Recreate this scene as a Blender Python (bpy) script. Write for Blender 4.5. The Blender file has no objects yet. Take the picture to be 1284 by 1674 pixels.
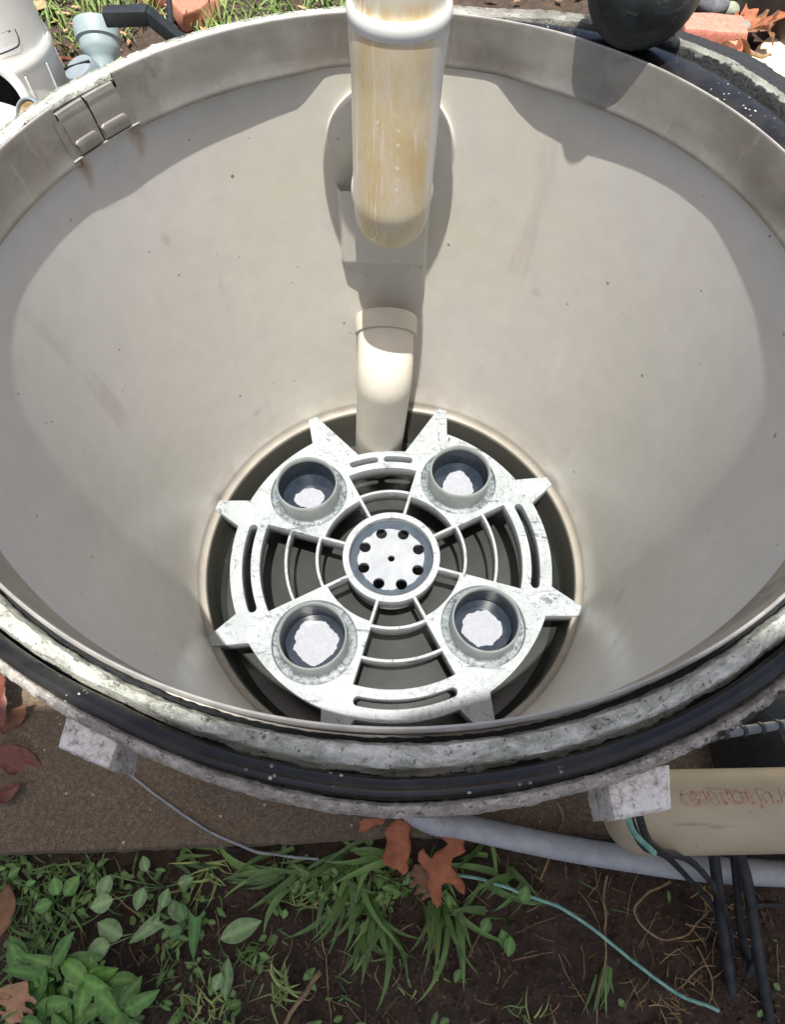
import bpy, bmesh, math, random
import numpy as np
from mathutils import Vector, Matrix, noise
R = math.radians
PI = math.pi
random.seed(7)
SC = bpy.context.scene
COL = SC.collection

# ---------------------------------------------------------------- camera
CAM = Vector((0.0005, -0.3365, 0.2610))
PITCH, ROLL, F = 1.0864, 0.0183, 978.08
cp, sp = math.cos(PITCH), math.sin(PITCH)
fw = Vector((0, cp, -sp)); up0 = Vector((0, sp, cp)); rt0 = Vector((1, 0, 0))
rt = rt0*math.cos(ROLL) + up0*math.sin(ROLL)
up = up0*math.cos(ROLL) - rt0*math.sin(ROLL)
cam = bpy.data.cameras.new("camera")
camo = bpy.data.objects.new("camera", cam); COL.objects.link(camo)
M = Matrix((rt, up, -fw)).transposed().to_4x4(); M.translation = CAM
camo.matrix_world = M
cam.sensor_fit = 'VERTICAL'; cam.sensor_height = 24; cam.sensor_width = 24
cam.lens = 24*F/1674
cam.clip_start = 0.01; cam.clip_end = 500
SC.camera = camo

# ---------------------------------------------------------------- light
SUN_EL, SUN_AZ = 81.0, 180.0          # azimuth: compass angle the sun stands at (180 = -Y)
SC.view_settings.view_transform = 'Standard'
SC.view_settings.look = 'None'
SC.view_settings.gamma = 1
SC.view_settings.exposure = 0.66
w = bpy.data.worlds.new("World"); SC.world = w; w.use_nodes = True
nt = w.node_tree; bg = nt.nodes["Background"]
sky = nt.nodes.new("ShaderNodeTexSky"); sky.sky_type = 'NISHITA'; sky.sun_disc = False
sky.sun_elevation = R(SUN_EL); sky.sun_rotation = R(SUN_AZ)
sky.ozone_density = 0.6; sky.dust_density = 5.0; sky.air_density = 0.85
nt.links.new(sky.outputs[0], bg.inputs[0]); bg.inputs[1].default_value = 0.095
sun = bpy.data.lights.new("sun", 'SUN'); sun.energy = 5.0; sun.angle = R(0.5); sun.color = (1, .96, .88)
suno = bpy.data.objects.new("sun", sun); COL.objects.link(suno)
az = R(SUN_AZ)
sd = Vector((math.sin(az)*math.cos(R(SUN_EL)), math.cos(az)*math.cos(R(SUN_EL)), math.sin(R(SUN_EL))))
suno.rotation_euler = sd.to_track_quat('Z', 'Y').to_euler()

# ---------------------------------------------------------------- helpers
def ray(px, py):
    return fw + rt*((px-642)/F) + up*((837-py)/F)
def at(px, py, z):
    d = ray(px, py); return CAM + d*((z-CAM.z)/d.z)
def dep(px, py, k):
    return CAM + ray(px, py)*k

def tag(o, label=None, cat=None, group=None, kind=None):
    if label: o['label'] = label
    if cat: o['category'] = cat
    if group: o['group'] = group
    if kind: o['kind'] = kind
    return o
def thing(name, label, cat, loc=(0, 0, 0), group=None):
    o = bpy.data.objects.new(name, None); COL.objects.link(o)
    o.location = loc; o.empty_display_size = .05
    return tag(o, label, cat, group)
def obj(name, bm, mat, parent=None, smooth=True, local=False):
    me = bpy.data.meshes.new(name)
    if parent is not None and not local:
        bmesh.ops.translate(bm, verts=bm.verts, vec=-Vector(parent.matrix_basis.translation if parent.parent is None else
                            parent.matrix_basis.translation + parent.parent.matrix_basis.translation))
    if smooth:
        for f in bm.faces: f.smooth = True
    bm.to_mesh(me); bm.free()
    if smooth and hasattr(me, 'set_sharp_from_angle'):
        me.set_sharp_from_angle(angle=R(38))
    o = bpy.data.objects.new(name, me); COL.objects.link(o)
    for m in (mat if isinstance(mat, (list, tuple)) else [mat]): me.materials.append(m)
    if parent is not None: o.parent = parent
    return o

def lathe(bm, prof, n=64, c=(0, 0, 0), axis=None, a0=0, a1=2*PI, mi=0):
    """prof: list of (r, z) ; axis: direction of +z"""
    c = Vector(c); q = Vector(axis).to_track_quat('Z', 'Y') if axis is not None else None
    closed = abs(a1-a0) > 2*PI-1e-5
    cols = n if closed else n+1
    rings = []
    for (r, z) in prof:
        ring = []
        for i in range(cols):
            a = a0 + (a1-a0)*i/n
            v = Vector((r*math.cos(a), r*math.sin(a), z))
            if q: v = q @ v
            ring.append(bm.verts.new(c+v))
        rings.append(ring)
    for k in range(len(rings)-1):
        A, B = rings[k], rings[k+1]
        for i in range(n):
            j = (i+1) % cols
            f = bm.faces.new((A[i], A[j], B[j], B[i])); f.material_index = mi
    return rings
def cap(bm, ring, mi=0, flip=False):
    f = bm.faces.new(ring[::-1] if flip else ring); f.material_index = mi

def sweep(bm, prof_fn, n=720, a0=0, a1=2*PI, jit=None):
    """prof_fn(theta)->list of (r,z); jit(vec)->vec"""
    closed = abs(a1-a0) > 2*PI-1e-5
    cols = n if closed else n+1
    g = []
    for i in range(cols):
        a = a0+(a1-a0)*i/n
        row = []
        for (r, z) in prof_fn(a):
            v = Vector((r*math.cos(a), r*math.sin(a), z))
            if jit: v = jit(v)
            row.append(bm.verts.new(v))
        g.append(row)
    for i in range(n):
        A, B = g[i], g[(i+1) % cols]
        for k in range(len(A)-1):
            bm.faces.new((A[k], B[k], B[k+1], A[k+1]))
    return g

def smooth_path(pts, step=8):
    pts = [Vector(p) for p in pts]
    out = []
    for i in range(len(pts)-1):
        p0 = pts[max(i-1, 0)]; p1 = pts[i]; p2 = pts[i+1]; p3 = pts[min(i+2, len(pts)-1)]
        for k in range(step):
            t = k/step
            out.append(.5*((2*p1)+(p2-p0)*t+(2*p0-5*p1+4*p2-p3)*t*t+(3*p1-p0-3*p2+p3)*t**3))
    out.append(pts[-1]); return out
def tube(bm, pts, rad, n=12, caps=True, mi=0):
    """rad: number or list"""
    pts = [Vector(p) for p in pts]
    if not isinstance(rad, (list, tuple)): rad = [rad]*len(pts)
    prev = None; rings = []
    for i, p in enumerate(pts):
        t = (pts[min(i+1, len(pts)-1)]-pts[max(i-1, 0)]).normalized()
        if prev is None:
            a = Vector((0, 0, 1)) if abs(t.z) < .9 else Vector((1, 0, 0))
            u = t.cross(a).normalized()
        else:
            u = (prev - t*prev.dot(t)).normalized()
        prev = u; v = t.cross(u)
        rings.append([bm.verts.new(p+(u*math.cos(2*PI*k/n)+v*math.sin(2*PI*k/n))*rad[i]) for k in range(n)])
    for A, B in zip(rings, rings[1:]):
        for k in range(n):
            f = bm.faces.new((A[k], A[(k+1) % n], B[(k+1) % n], B[k])); f.material_index = mi
    if caps:
        f = bm.faces.new(rings[0][::-1]); f.material_index = mi
        f = bm.faces.new(rings[-1]); f.material_index = mi
    return rings
def box(bm, c, s, rot=None, bev=0, seg=2):
    b = bmesh.new(); bmesh.ops.create_cube(b, size=1)
    for v in b.verts: v.co = Vector((v.co.x*s[0], v.co.y*s[1], v.co.z*s[2]))
    if bev: bmesh.ops.bevel(b, geom=b.edges[:], offset=bev, segments=seg, profile=.6, affect='EDGES')
    m = Matrix.Translation(Vector(c)) @ (rot.to_4x4() if rot is not None else Matrix.Identity(4))
    b.transform(m)
    me = bpy.data.meshes.new('t'); b.to_mesh(me); b.free(); bm.from_mesh(me); bpy.data.meshes.remove(me)
def recalc(bm): bmesh.ops.recalc_face_normals(bm, faces=bm.faces)
def interp(x, xs, ys):
    return float(np.interp(x, xs, ys))

# ---------------------------------------------------------------- materials
def srgb(r, g, b):
    f = lambda c: (c/255/12.92) if c/255 <= .04045 else ((c/255+.055)/1.055)**2.4
    return (f(r), f(g), f(b), 1)
class Mat:
    def __init__(s, name, rough=.5, metal=0, spec=.5):
        s.m = bpy.data.materials.new(name); s.m.use_nodes = True
        s.nt = s.m.node_tree; s.b = s.nt.nodes["Principled BSDF"]
        s.b.inputs['Roughness'].default_value = rough
        s.b.inputs['Metallic'].default_value = metal
        s.b.inputs['Specular IOR Level'].default_value = spec
        tc = s.nt.nodes.new("ShaderNodeTexCoord"); s.co = tc.outputs['Object']
    def L(s, a, b): s.nt.links.new(a, b)
    def node(s, t, **k):
        n = s.nt.nodes.new(t)
        for a, v in k.items(): setattr(n, a, v)
        return n
    def mapv(s, scale=(1, 1, 1), loc=(0, 0, 0), rot=(0, 0, 0)):
        n = s.node("ShaderNodeMapping"); s.L(s.co, n.inputs[0])
        n.inputs['Scale'].default_value = scale; n.inputs['Location'].default_value = loc; n.inputs['Rotation'].default_value = rot
        return n.outputs[0]
    def noise(s, scale, detail=6, rough=.6, vec=None, dist=0):
        n = s.node("ShaderNodeTexNoise"); n.inputs['Scale'].default_value = scale
        n.inputs['Detail'].default_value = detail; n.inputs['Roughness'].default_value = rough
        n.inputs['Distortion'].default_value = dist
        s.L(vec or s.co, n.inputs['Vector']); return n.outputs['Fac']
    def vor(s, scale, vec=None, feat='F1', out='Distance'):
        n = s.node("ShaderNodeTexVoronoi", feature=feat); n.inputs['Scale'].default_value = scale
        s.L(vec or s.co, n.inputs['Vector']); return n.outputs[out]
    def ramp(s, fac, stops, interp='LINEAR'):
        n = s.node("ShaderNodeValToRGB"); cr = n.color_ramp; cr.interpolation = interp
        while len(cr.elements) < len(stops): cr.elements.new(.5)
        for e, (p, c) in zip(cr.elements, stops):
            e.position = p
            e.color = c if len(c) == 4 else (*c, 1)
        s.L(fac, n.inputs[0]); return n.outputs[0]
    def step(s, fac, a, b):
        n = s.node("ShaderNodeMapRange"); n.interpolation_type = 'SMOOTHSTEP'
        n.inputs[1].default_value = a; n.inputs[2].default_value = b
        s.L(fac, n.inputs[0]); return n.outputs[0]
    def math(s, op, a, b=None, clamp=False):
        n = s.node("ShaderNodeMath", operation=op); n.use_clamp = clamp
        for i, v in enumerate((a, b)):
            if v is None: continue
            if isinstance(v, (int, float)): n.inputs[i].default_value = v
            else: s.L(v, n.inputs[i])
        return n.outputs[0]
    def mix(s, fac, a, b, mode='MIX'):
        n = s.node("ShaderNodeMix", data_type='RGBA', blend_type=mode)
        if isinstance(fac, (int, float)): n.inputs[0].default_value = fac
        else: s.L(fac, n.inputs[0])
        for i, v in ((6, a), (7, b)):
            if isinstance(v, tuple): n.inputs[i].default_value = v if len(v) == 4 else (*v, 1)
            else: s.L(v, n.inputs[i])
        return n.outputs[2]
    def sep(s, vec=None):
        n = s.node("ShaderNodeSeparateXYZ"); s.L(vec or s.co, n.inputs[0]); return n.outputs
    def color(s, c):
        if isinstance(c, tuple): s.b.inputs['Base Color'].default_value = c if len(c) == 4 else (*c, 1)
        else: s.L(c, s.b.inputs['Base Color'])
        return s
    def rough(s, c): s.L(c, s.b.inputs['Roughness']); return s
    def bump(s, h, strength=.3, dist=.001):
        n = s.node("ShaderNodeBump"); n.inputs['Strength'].default_value = strength; n.inputs['Distance'].default_value = dist
        s.L(h, n.inputs['Height']); s.L(n.outputs[0], s.b.inputs['Normal']); return s
    def blob(s, c, r, soft=.5, sc=(1, 1, 1), vec=None):
        """1 inside an ellipsoid of radius r round c"""
        v = s.node("ShaderNodeVectorMath", operation='SUBTRACT'); s.L(vec or s.co, v.inputs[0]); v.inputs[1].default_value = c
        m = s.node("ShaderNodeVectorMath", operation='MULTIPLY'); s.L(v.outputs[0], m.inputs[0]); m.inputs[1].default_value = sc
        l = s.node("ShaderNodeVectorMath", operation='LENGTH'); s.L(m.outputs[0], l.inputs[0])
        return s.step(l.outputs['Value'], r, r*(1-soft))
    def warp(s, amt, scale, vec=None):
        n = s.node("ShaderNodeTexNoise"); n.inputs['Scale'].default_value = scale; n.inputs['Detail'].default_value = 5
        s.L(vec or s.co, n.inputs['Vector'])
        a = s.node("ShaderNodeVectorMath", operation='SUBTRACT'); s.L(n.outputs['Color'], a.inputs[0]); a.inputs[1].default_value = (.5, .5, .5)
        b = s.node("ShaderNodeVectorMath", operation='SCALE'); s.L(a.outputs[0], b.inputs[0]); b.inputs[3].default_value = amt
        c = s.node("ShaderNodeVectorMath", operation='ADD'); s.L(b.outputs[0], c.inputs[0]); s.L(vec or s.co, c.inputs[1])
        return c.outputs[0]

def m_wall():
    m = Mat('moulded_tank_plastic', .42)
    m.co = m.mapv(loc=(0, 0, -0.620))
    base = m.ramp(m.noise(3.2, 4), [(.3, srgb(207, 205, 198)), (.5, srgb(211, 208, 200)), (.7, srgb(215, 211, 206))])
    # yellowish deposit on the far part of the wall
    y = m.math('MULTIPLY', m.blob((0, .30, -.16), .22, .9, (.7, 1, 1)), m.step(m.noise(9, 4), .3, .7))
    base = m.mix(m.math('MULTIPLY', y, .55), base, srgb(214, 205, 172))
    # fine mottling
    base = m.mix(.25, base, m.ramp(m.noise(42, 5), [(.35, srgb(198, 196, 190)), (.65, srgb(222, 219, 212))]))
    # small dark specks
    v = m.vor(26)
    pick = m.step(m.noise(15, 1), .47, .53)
    sp_ = m.math('MULTIPLY', m.step(v, .062, .035), pick)
    v2 = m.vor(60)
    sp_ = m.math('MAXIMUM', sp_, m.math('MULTIPLY', m.step(v2, .075, .05), m.step(m.noise(22, 1, .5, m.mapv((1, 1, 1), (4, 4, 4))), .56, .6)))
    base = m.mix(m.math('MULTIPLY', sp_, .75), base, srgb(92, 86, 78))
    # scratches and smears, stretched in height
    st = m.noise(26, 4, .7, m.mapv((1, 1, .12)))
    sc = m.math('MULTIPLY', m.step(st, .66, .72), m.step(m.noise(4, 2), .5, .62))
    base = m.mix(m.math('MULTIPLY', sc, .35), base, srgb(214, 208, 198))
    dr = m.math('MULTIPLY', m.step(m.noise(17, 5, .6, m.mapv((1, 1, .1), (3, 1, 0))), .60, .68), m.step(m.noise(5, 2, .5, m.mapv((1, 1, 1), (7, 2, 4))), .5, .6))
    base = m.mix(m.math('MULTIPLY', dr, .22), base, srgb(150, 143, 133))
    wl = m.math('MULTIPLY', m.step(m.noise(30, 6, .7, m.mapv((.5, .5, 5), (1, 0, 6))), .60, .70), m.step(m.noise(6, 3), .45, .6))
    base = m.mix(m.math('MULTIPLY', wl, .16), base, srgb(158, 150, 138))
    hz = m.noise(7, 6, .65, m.mapv((1, 1, .5), (2, 2, 8)))
    base = m.mix(m.math('MULTIPLY', m.step(hz, .52, .66), .30), base, srgb(206, 196, 194))
    # individual marks: drips, scuffs
    wv0 = m.warp(.012, 50)
    for c_, r_, sc_, kk, cc in (((-.205, .213, -.245), .034, (4.0, 4.0, .45), .5, (156, 150, 140)), ((-.233, .181, -.145), .008, (1.3, 1.3, .7), .3, (150, 148, 134)),
                            ((.17, .238, -.25), .011, (1, 1, 1.2), .45, (150, 142, 124)), ((-.22, .19, -.34), .05, (4, 4, .6), .3, (224, 220, 212)),
                            ((.21, .19, -.33), .045, (6, 3, .6), .35, (228, 222, 214)), ((.245, .12, -.43), .020, (2, 2, .8), .6, (226, 222, 214)),
                            ((-.20, .195, -.44), .012, (1, 1, 1), .4, (150, 144, 134)), ((.255, -.1, -.38), .02, (1.5, 1.5, .8), .4, (158, 152, 142))):
        base = m.mix(m.math('MULTIPLY', m.blob(c_, r_, .8, sc_, wv0), kk), base, srgb(*cc))
    # rust runs under the strap tabs
    wv = m.warp(.014, 60)
    for c, r, sc_ in (((-.2575, .142, -.050), .016, (1.5, 1.5, .70)), ((-.2255, .189, -.050), .014, (1.3, 1.3, .65))):
        k = m.blob(c, r, .9, sc_, wv)
        base = m.mix(m.math('MULTIPLY', k, .75), base, srgb(158, 124, 74))
        k2 = m.blob((c[0]+.001, c[1], c[2]+.007), r*.60, .7, sc_, wv)
        base = m.mix(m.math('MULTIPLY', k2, .9), base, srgb(104, 58, 30))
    k = m.blob((-.244, .167, -.052), .011, .9, (3, 3, .8), wv)
    base = m.mix(m.math('MULTIPLY', k, .5), base, srgb(96, 98, 84))
    # dark smudges where the teeth rub the bottom of the wall
    wv2 = m.warp(.02, 40)
    for th in (-18, 27, 162, -153):
        a = R(th); k = m.blob((.268*math.cos(a), .268*math.sin(a), -.502), .026, .9, (1, 1, 1.6), wv2)
        base = m.mix(m.math('MULTIPLY', k, .6), base, srgb(96, 92, 86))
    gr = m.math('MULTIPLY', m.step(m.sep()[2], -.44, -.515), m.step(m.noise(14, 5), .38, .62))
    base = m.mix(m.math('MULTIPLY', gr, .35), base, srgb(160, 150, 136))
    ledge_dark = m.math('MULTIPLY', m.step(m.sep()[2], -.500, -.510), .75)  # ledge colour darkened to hold down the sun's glow on it
    base = m.mix(ledge_dark, base, m.ramp(m.noise(26, 6, .7), [(.3, srgb(98, 93, 85)), (.55, srgb(120, 114, 105)), (.7, srgb(138, 131, 121))]))
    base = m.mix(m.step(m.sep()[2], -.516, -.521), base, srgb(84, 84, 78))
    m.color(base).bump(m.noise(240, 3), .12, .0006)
    m.rough(m.ramp(m.noise(20, 4), [(.3, (.28,)*3), (.7, (.46,)*3)]))
    return m.m
def m_floor():
    m = Mat('wet_tank_bottom', .3, 0, .4)
    c = m.ramp(m.noise(9, 5), [(.3, srgb(36, 39, 38)), (.6, srgb(48, 51, 49)), (.8, srgb(62, 65, 62))])
    k = m.step(m.noise(34, 7, .75, None, 1.5), .67, .73)
    c = m.mix(m.math('MULTIPLY', k, .7), c, srgb(150, 148, 142))
    m.color(c).bump(m.noise(60, 5), .2, .001); return m.m
def m_steel():
    m = Mat('dull_stainless_steel', .46, .75)
    c = m.ramp(m.noise(11, 6, .6, m.mapv((1, 1, 1.6))), [(.3, srgb(132, 128, 122)), (.5, srgb(158, 154, 148)), (.72, srgb(182, 179, 172))])
    bl = m.step(m.noise(16, 6, .7, m.mapv((1, 1, 1), (2, 5, 1))), .56, .68)
    c = m.mix(m.math('MULTIPLY', bl, .45), c, srgb(106, 99, 92))
    s = m.step(m.noise(120, 3, .6, m.mapv((1, 1, .2))), .60, .72)
    c = m.mix(m.math('MULTIPLY', s, .22), c, srgb(205, 206, 204))
    m.color(c); m.rough(m.ramp(m.noise(26, 6), [(.3, (.36,)*3), (.7, (.6,)*3)])); m.bump(m.noise(90, 4), .1, .0005); return m.m
def m_lip():  # polished lip; its bright sky glint is put into the colour
    m = Mat('steel_edge_glint', .30, .5)
    m.color(m.ramp(m.noise(60, 5), [(.3, srgb(170, 166, 160)), (.7, srgb(205, 202, 196))])); return m.m
def m_lug():
    m = Mat('flaking_pale_paint', .8)
    c = m.ramp(m.noise(190, 8, .8), [(.34, srgb(112, 105, 98)), (.42, srgb(186, 181, 174)), (.50, srgb(232, 229, 223)), (.62, srgb(252, 251, 248))])
    sk = m.step(m.noise(420, 4, .7), .58, .64); c = m.mix(m.math('MULTIPLY', sk, .7), c, srgb(248, 246, 246))
    m.color(c).bump(m.noise(160, 8, .8), .8, .0018); return m.m
def m_flange():
    """corroded, crusted metal; near-black where the 'black_and_shade' attribute is 1; greenish crust where 'crust' is 1"""
    m = Mat('corroded_flange', .8)
    X, Y, Z = m.sep()
    th = m.math('ARCTAN2', Y, X); rad = m.math('SQRT', m.math('ADD', m.math('MULTIPLY', X, X), m.math('MULTIPLY', Y, Y)))
    cb = m.node("ShaderNodeCombineXYZ"); m.L(m.math('MULTIPLY', th, .14), cb.inputs[0]); m.L(rad, cb.inputs[1]); m.L(Z, cb.inputs[2])
    pol = cb.outputs[0]
    n1 = m.noise(150, 9, .74)
    brown = m.ramp(n1, [(.30, srgb(84, 78, 72)), (.43, srgb(146, 140, 132)), (.56, srgb(184, 178, 171)), (.7, srgb(226, 223, 217))])
    pale = m.ramp(m.noise(110, 9, .75, pol, .4), [(.30, srgb(84, 84, 76)), (.40, srgb(160, 163, 152)), (.50, srgb(198, 202, 192)), (.60, srgb(238, 240, 234))])
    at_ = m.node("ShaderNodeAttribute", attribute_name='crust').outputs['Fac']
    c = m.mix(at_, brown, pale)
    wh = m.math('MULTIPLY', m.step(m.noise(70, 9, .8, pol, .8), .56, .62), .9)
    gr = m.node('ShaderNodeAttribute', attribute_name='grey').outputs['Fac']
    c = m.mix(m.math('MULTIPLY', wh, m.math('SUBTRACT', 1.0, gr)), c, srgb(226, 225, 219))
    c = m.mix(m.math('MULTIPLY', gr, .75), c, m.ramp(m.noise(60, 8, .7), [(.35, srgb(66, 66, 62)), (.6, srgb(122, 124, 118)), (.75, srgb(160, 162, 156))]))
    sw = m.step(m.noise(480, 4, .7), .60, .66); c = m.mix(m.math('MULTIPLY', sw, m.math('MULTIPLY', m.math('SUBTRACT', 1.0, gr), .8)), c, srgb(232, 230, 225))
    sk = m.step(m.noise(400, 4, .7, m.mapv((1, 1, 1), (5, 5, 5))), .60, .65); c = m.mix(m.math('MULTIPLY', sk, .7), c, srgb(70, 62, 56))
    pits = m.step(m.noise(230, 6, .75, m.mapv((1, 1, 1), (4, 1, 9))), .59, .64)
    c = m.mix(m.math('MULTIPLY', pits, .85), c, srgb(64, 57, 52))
    pa = m.node("ShaderNodeAttribute", attribute_name='black_and_shade').outputs['Fac']
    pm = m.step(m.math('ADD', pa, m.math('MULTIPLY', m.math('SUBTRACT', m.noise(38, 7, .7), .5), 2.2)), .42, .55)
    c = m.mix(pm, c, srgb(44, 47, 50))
    m.color(c)
    m.rough(m.mix(pm, (.85,)*3, (.5,)*3))
    h = m.math('ADD', m.math('MULTIPLY', n1, 1.0), m.math('MULTIPLY', m.noise(210, 4), .5))
    m.bump(h, 1.0, .003); return m.m
def m_rubber():
    m = Mat('black_rubber', .28, 0, .6)
    c = m.ramp(m.noise(60, 5), [(.4, srgb(25, 24, 23)), (.65, srgb(42, 40, 38))])
    v = m.vor(210); d = m.math('MULTIPLY', m.step(v, .22, .14), m.step(m.noise(13, 5, .7), .55, .62))
    d2 = m.math('MULTIPLY', m.step(m.noise(190, 4, .7), .66, .7), m.step(m.noise(8, 2, .7), .52, .6))
    c = m.mix(m.math('MAXIMUM', d, d2), c, srgb(205, 207, 205))
    m.color(c); m.rough(m.ramp(m.noise(34, 6, .7), [(.3, (.12,)*3), (.7, (.32,)*3)])).bump(m.noise(180, 4), .15, .0005); return m.m
def m_grid():
    """white plastic with black rubbed smudges"""
    m = Mat('smudged_white_plastic', .5, 0, .35)
    c = m.ramp(m.noise(24, 5), [(.3, srgb(140, 146, 150)), (.7, srgb(158, 164, 168))])
    area = m.step(m.noise(13, 3, .6), .34, .54)
    a = m.step(m.noise(70, 9, .8, m.warp(.02, 30), 2.2), .50, .62)
    c = m.mix(m.math('MULTIPLY', m.math('MULTIPLY', a, area), .48), c, srgb(64, 71, 79))
    b = m.step(m.noise(95, 6, .75, m.mapv((1, .45, 1), (1, 7, 2), (0, 0, .7)), 1.5), .60, .63)
    c = m.mix(m.math('MULTIPLY', m.math('MULTIPLY', b, area), .75), c, srgb(34, 39, 46))
    b = m.step(m.noise(62, 6, .75, m.mapv((.3, 1.3, 1), (9, 3, 2), (0, 0, .3)), 1.0), .585, .61)
    c = m.mix(m.math('MULTIPLY', m.math('MULTIPLY', b, m.step(m.noise(10, 2), .62, .44)), .7), c, srgb(38, 43, 50))
    m.color(c).bump(m.noise(120, 4), .1, .0004); return m.m
def m_cup():
    m = Mat('grimy_white_socket', .4)
    c = m.ramp(m.noise(30, 6), [(.3, srgb(134, 141, 142)), (.7, srgb(164, 170, 170))])
    a = m.step(m.noise(70, 8, .75, None, 2.0), .56, .66)
    c = m.mix(m.math('MULTIPLY', a, .5), c, srgb(104, 116, 124)); m.color(c); return m.m
def m_recess():
    m = Mat('grey_grimed_recess', .5)
    a = m.noise(75, 8, .75, None, 2.0)
    m.color(m.ramp(a, [(.38, srgb(40, 48, 57)), (.46, srgb(84, 93, 100)), (.56, srgb(118, 126, 130)), (.7, srgb(148, 154, 156))])); return m.m
def m_blue():  # mottled blue-grey for the hub and socket insides
    m = Mat('blue_grey_mottle', .35)
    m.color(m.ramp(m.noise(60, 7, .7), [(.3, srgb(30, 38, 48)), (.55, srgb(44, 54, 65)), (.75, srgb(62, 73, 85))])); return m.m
def m_clean(name='clean_white_plastic'):
    m = Mat(name, .3)
    m.color(m.ramp(m.noise(60, 6, .7), [(.35, srgb(216, 220, 226)), (.6, srgb(234, 236, 238))])); return m.m
def m_pipe_stained():
    m = Mat('stained_pvc', .6, 0, .3)
    m.co = m.mapv(loc=(-.0012, .0, -.13))
    c = m.ramp(m.noise(20, 4), [(.3, srgb(222, 216, 202)), (.7, srgb(236, 231, 220))])
    x, y, z = m.sep()
    # tan stain on the side that faces -Y, brushed vertically
    st = m.noise(30, 6, .65, m.mapv((1, 1, .10)))
    st2 = m.noise(8, 5, .7)
    ux = m.math('ABSOLUTE', m.math('ADD', x, .006)); 
    wide = m.step(m.math('ADD', ux, m.math('MULTIPLY', m.math('SUBTRACT', st, .5), .035)), .037, .023)
    k = m.math('MULTIPLY', wide, m.step(z, .062, .050))
    k = m.math('MULTIPLY', k, m.step(m.math('ADD', z, m.math('MULTIPLY', m.math('SUBTRACT', m.noise(40, 4), .5), .02)), -.178, -.164))
    c = m.mix(m.math('MULTIPLY', k, .95), c, m.ramp(st2, [(.3, srgb(206, 172, 116)), (.5, srgb(214, 188, 138)), (.72, srgb(222, 206, 168))]))
    low = m.math('MULTIPLY', m.step(z, -.05, -.14), .55)
    c = m.mix(m.math('MULTIPLY', low, k), c, srgb(218, 208, 172))
    pat = m.step(m.noise(16, 7, .7, m.mapv((1, 1, .35), (2, 5, 8))), .46, .60)
    c = m.mix(m.math('MULTIPLY', pat, .58), c, srgb(228, 220, 200))
    # white scrapes
    s = m.math('MULTIPLY', m.step(m.noise(70, 6, .78, m.mapv((1, 1, .09), (5, 3, 1)), .7), .50, .60), m.step(m.math('ADD', x, m.math('MULTIPLY', m.math('SUBTRACT', m.noise(26, 4), .5), .05)), -.004, -.024))
    c = m.mix(m.math('MULTIPLY', s, .9), c, srgb(240, 234, 220))
    s = m.math('MULTIPLY', m.step(m.noise(46, 8, .8, m.mapv((1, 1, .40), (2, 8, 3)), 1.8), .595, .63), m.step(m.noise(9, 2), .44, .5))
    c = m.mix(m.math('MULTIPLY', s, .95), c, srgb(238, 236, 226))
    # a dashed row of scrape marks
    wv = m.warp(.008, 90)
    dx = m.math('ABSOLUTE', m.math('SUBTRACT', m.sep(wv)[0], .0))
    dash = m.math('SINE', m.math('MULTIPLY', m.sep(wv)[2], 620.))
    dm = m.math('MULTIPLY', m.step(dx, .0017, .0008), m.step(dash, .35, .8))
    dm = m.math('MULTIPLY', dm, m.math('MULTIPLY', m.step(z, -.006, -.014), m.step(y, -.02, -.028)))
    dm = m.math('MULTIPLY', m.math('MULTIPLY', dm, m.step(m.noise(90, 3), .46, .58)), .75)
    c = m.mix(dm, c, srgb(244, 240, 230))
    m.color(c).bump(m.noise(60, 6, .7, m.mapv((1, 1, .2))), .12, .0005); return m.m
def m_pvc(name, a, b, rough=.35, n=22):
    m = Mat(name, rough)
    c = m.ramp(m.noise(n, 6), [(.3, srgb(*a)), (.7, srgb(*b))])
    d = m.step(m.noise(70, 7, .75), .64, .72)
    c = m.mix(m.math('MULTIPLY', d, .3), c, srgb(*[int(q*.72) for q in a]))
    m.color(c).bump(m.noise(150, 3), .08, .0004); return m.m
def m_oldpipe():
    m = Mat('weathered_drain_pipe', .5)
    c = m.ramp(m.noise(14, 5, .6, m.mapv((.5, 1, 1))), [(.3, srgb(158, 148, 124)), (.7, srgb(184, 174, 148))])
    d = m.step(m.noise(38, 6, .7, m.mapv((.14, 1.6, 1.6), (3, 0, 0))), .62, .70)
    c = m.mix(m.math('MULTIPLY', d, .55), c, srgb(120, 108, 82))
    d = m.step(m.noise(120, 5, .7), .68, .72)
    c = m.mix(m.math('MULTIPLY', d, .7), c, srgb(96, 88, 72))
    m.color(c); return m.m
def m_concrete():
    m = Mat('damp_concrete', .85)
    a = m.noise(16, 8, .65); b = m.noise(160, 6, .7)
    c = m.ramp(a, [(.3, srgb(64, 54, 43)), (.5, srgb(90, 78, 63)), (.7, srgb(114, 99, 80))])
    c = m.mix(.5, c, m.ramp(b, [(.34, srgb(58, 48, 38)), (.52, srgb(118, 102, 82)), (.68, srgb(166, 148, 122))]))
    hf = m.noise(520, 5, .75, m.mapv((1, 1, 1), (0, 0, 0))); c = m.mix(.45, c, m.ramp(hf, [(.36, srgb(34, 28, 22)), (.5, srgb(90, 78, 62)), (.64, srgb(150, 134, 112))]))
    v = m.vor(75); s = m.math('MULTIPLY', m.step(v, .14, .09), m.step(m.noise(34, 2), .53, .58))
    c = m.mix(s, c, srgb(196, 176, 150))
    l = m.step(m.noise(8, 5), .5, .7); c = m.mix(m.math('MULTIPLY', l, .35), c, srgb(70, 62, 52))
    m.color(c).bump(m.math('ADD', a, b), .7, .002); return m.m
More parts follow.
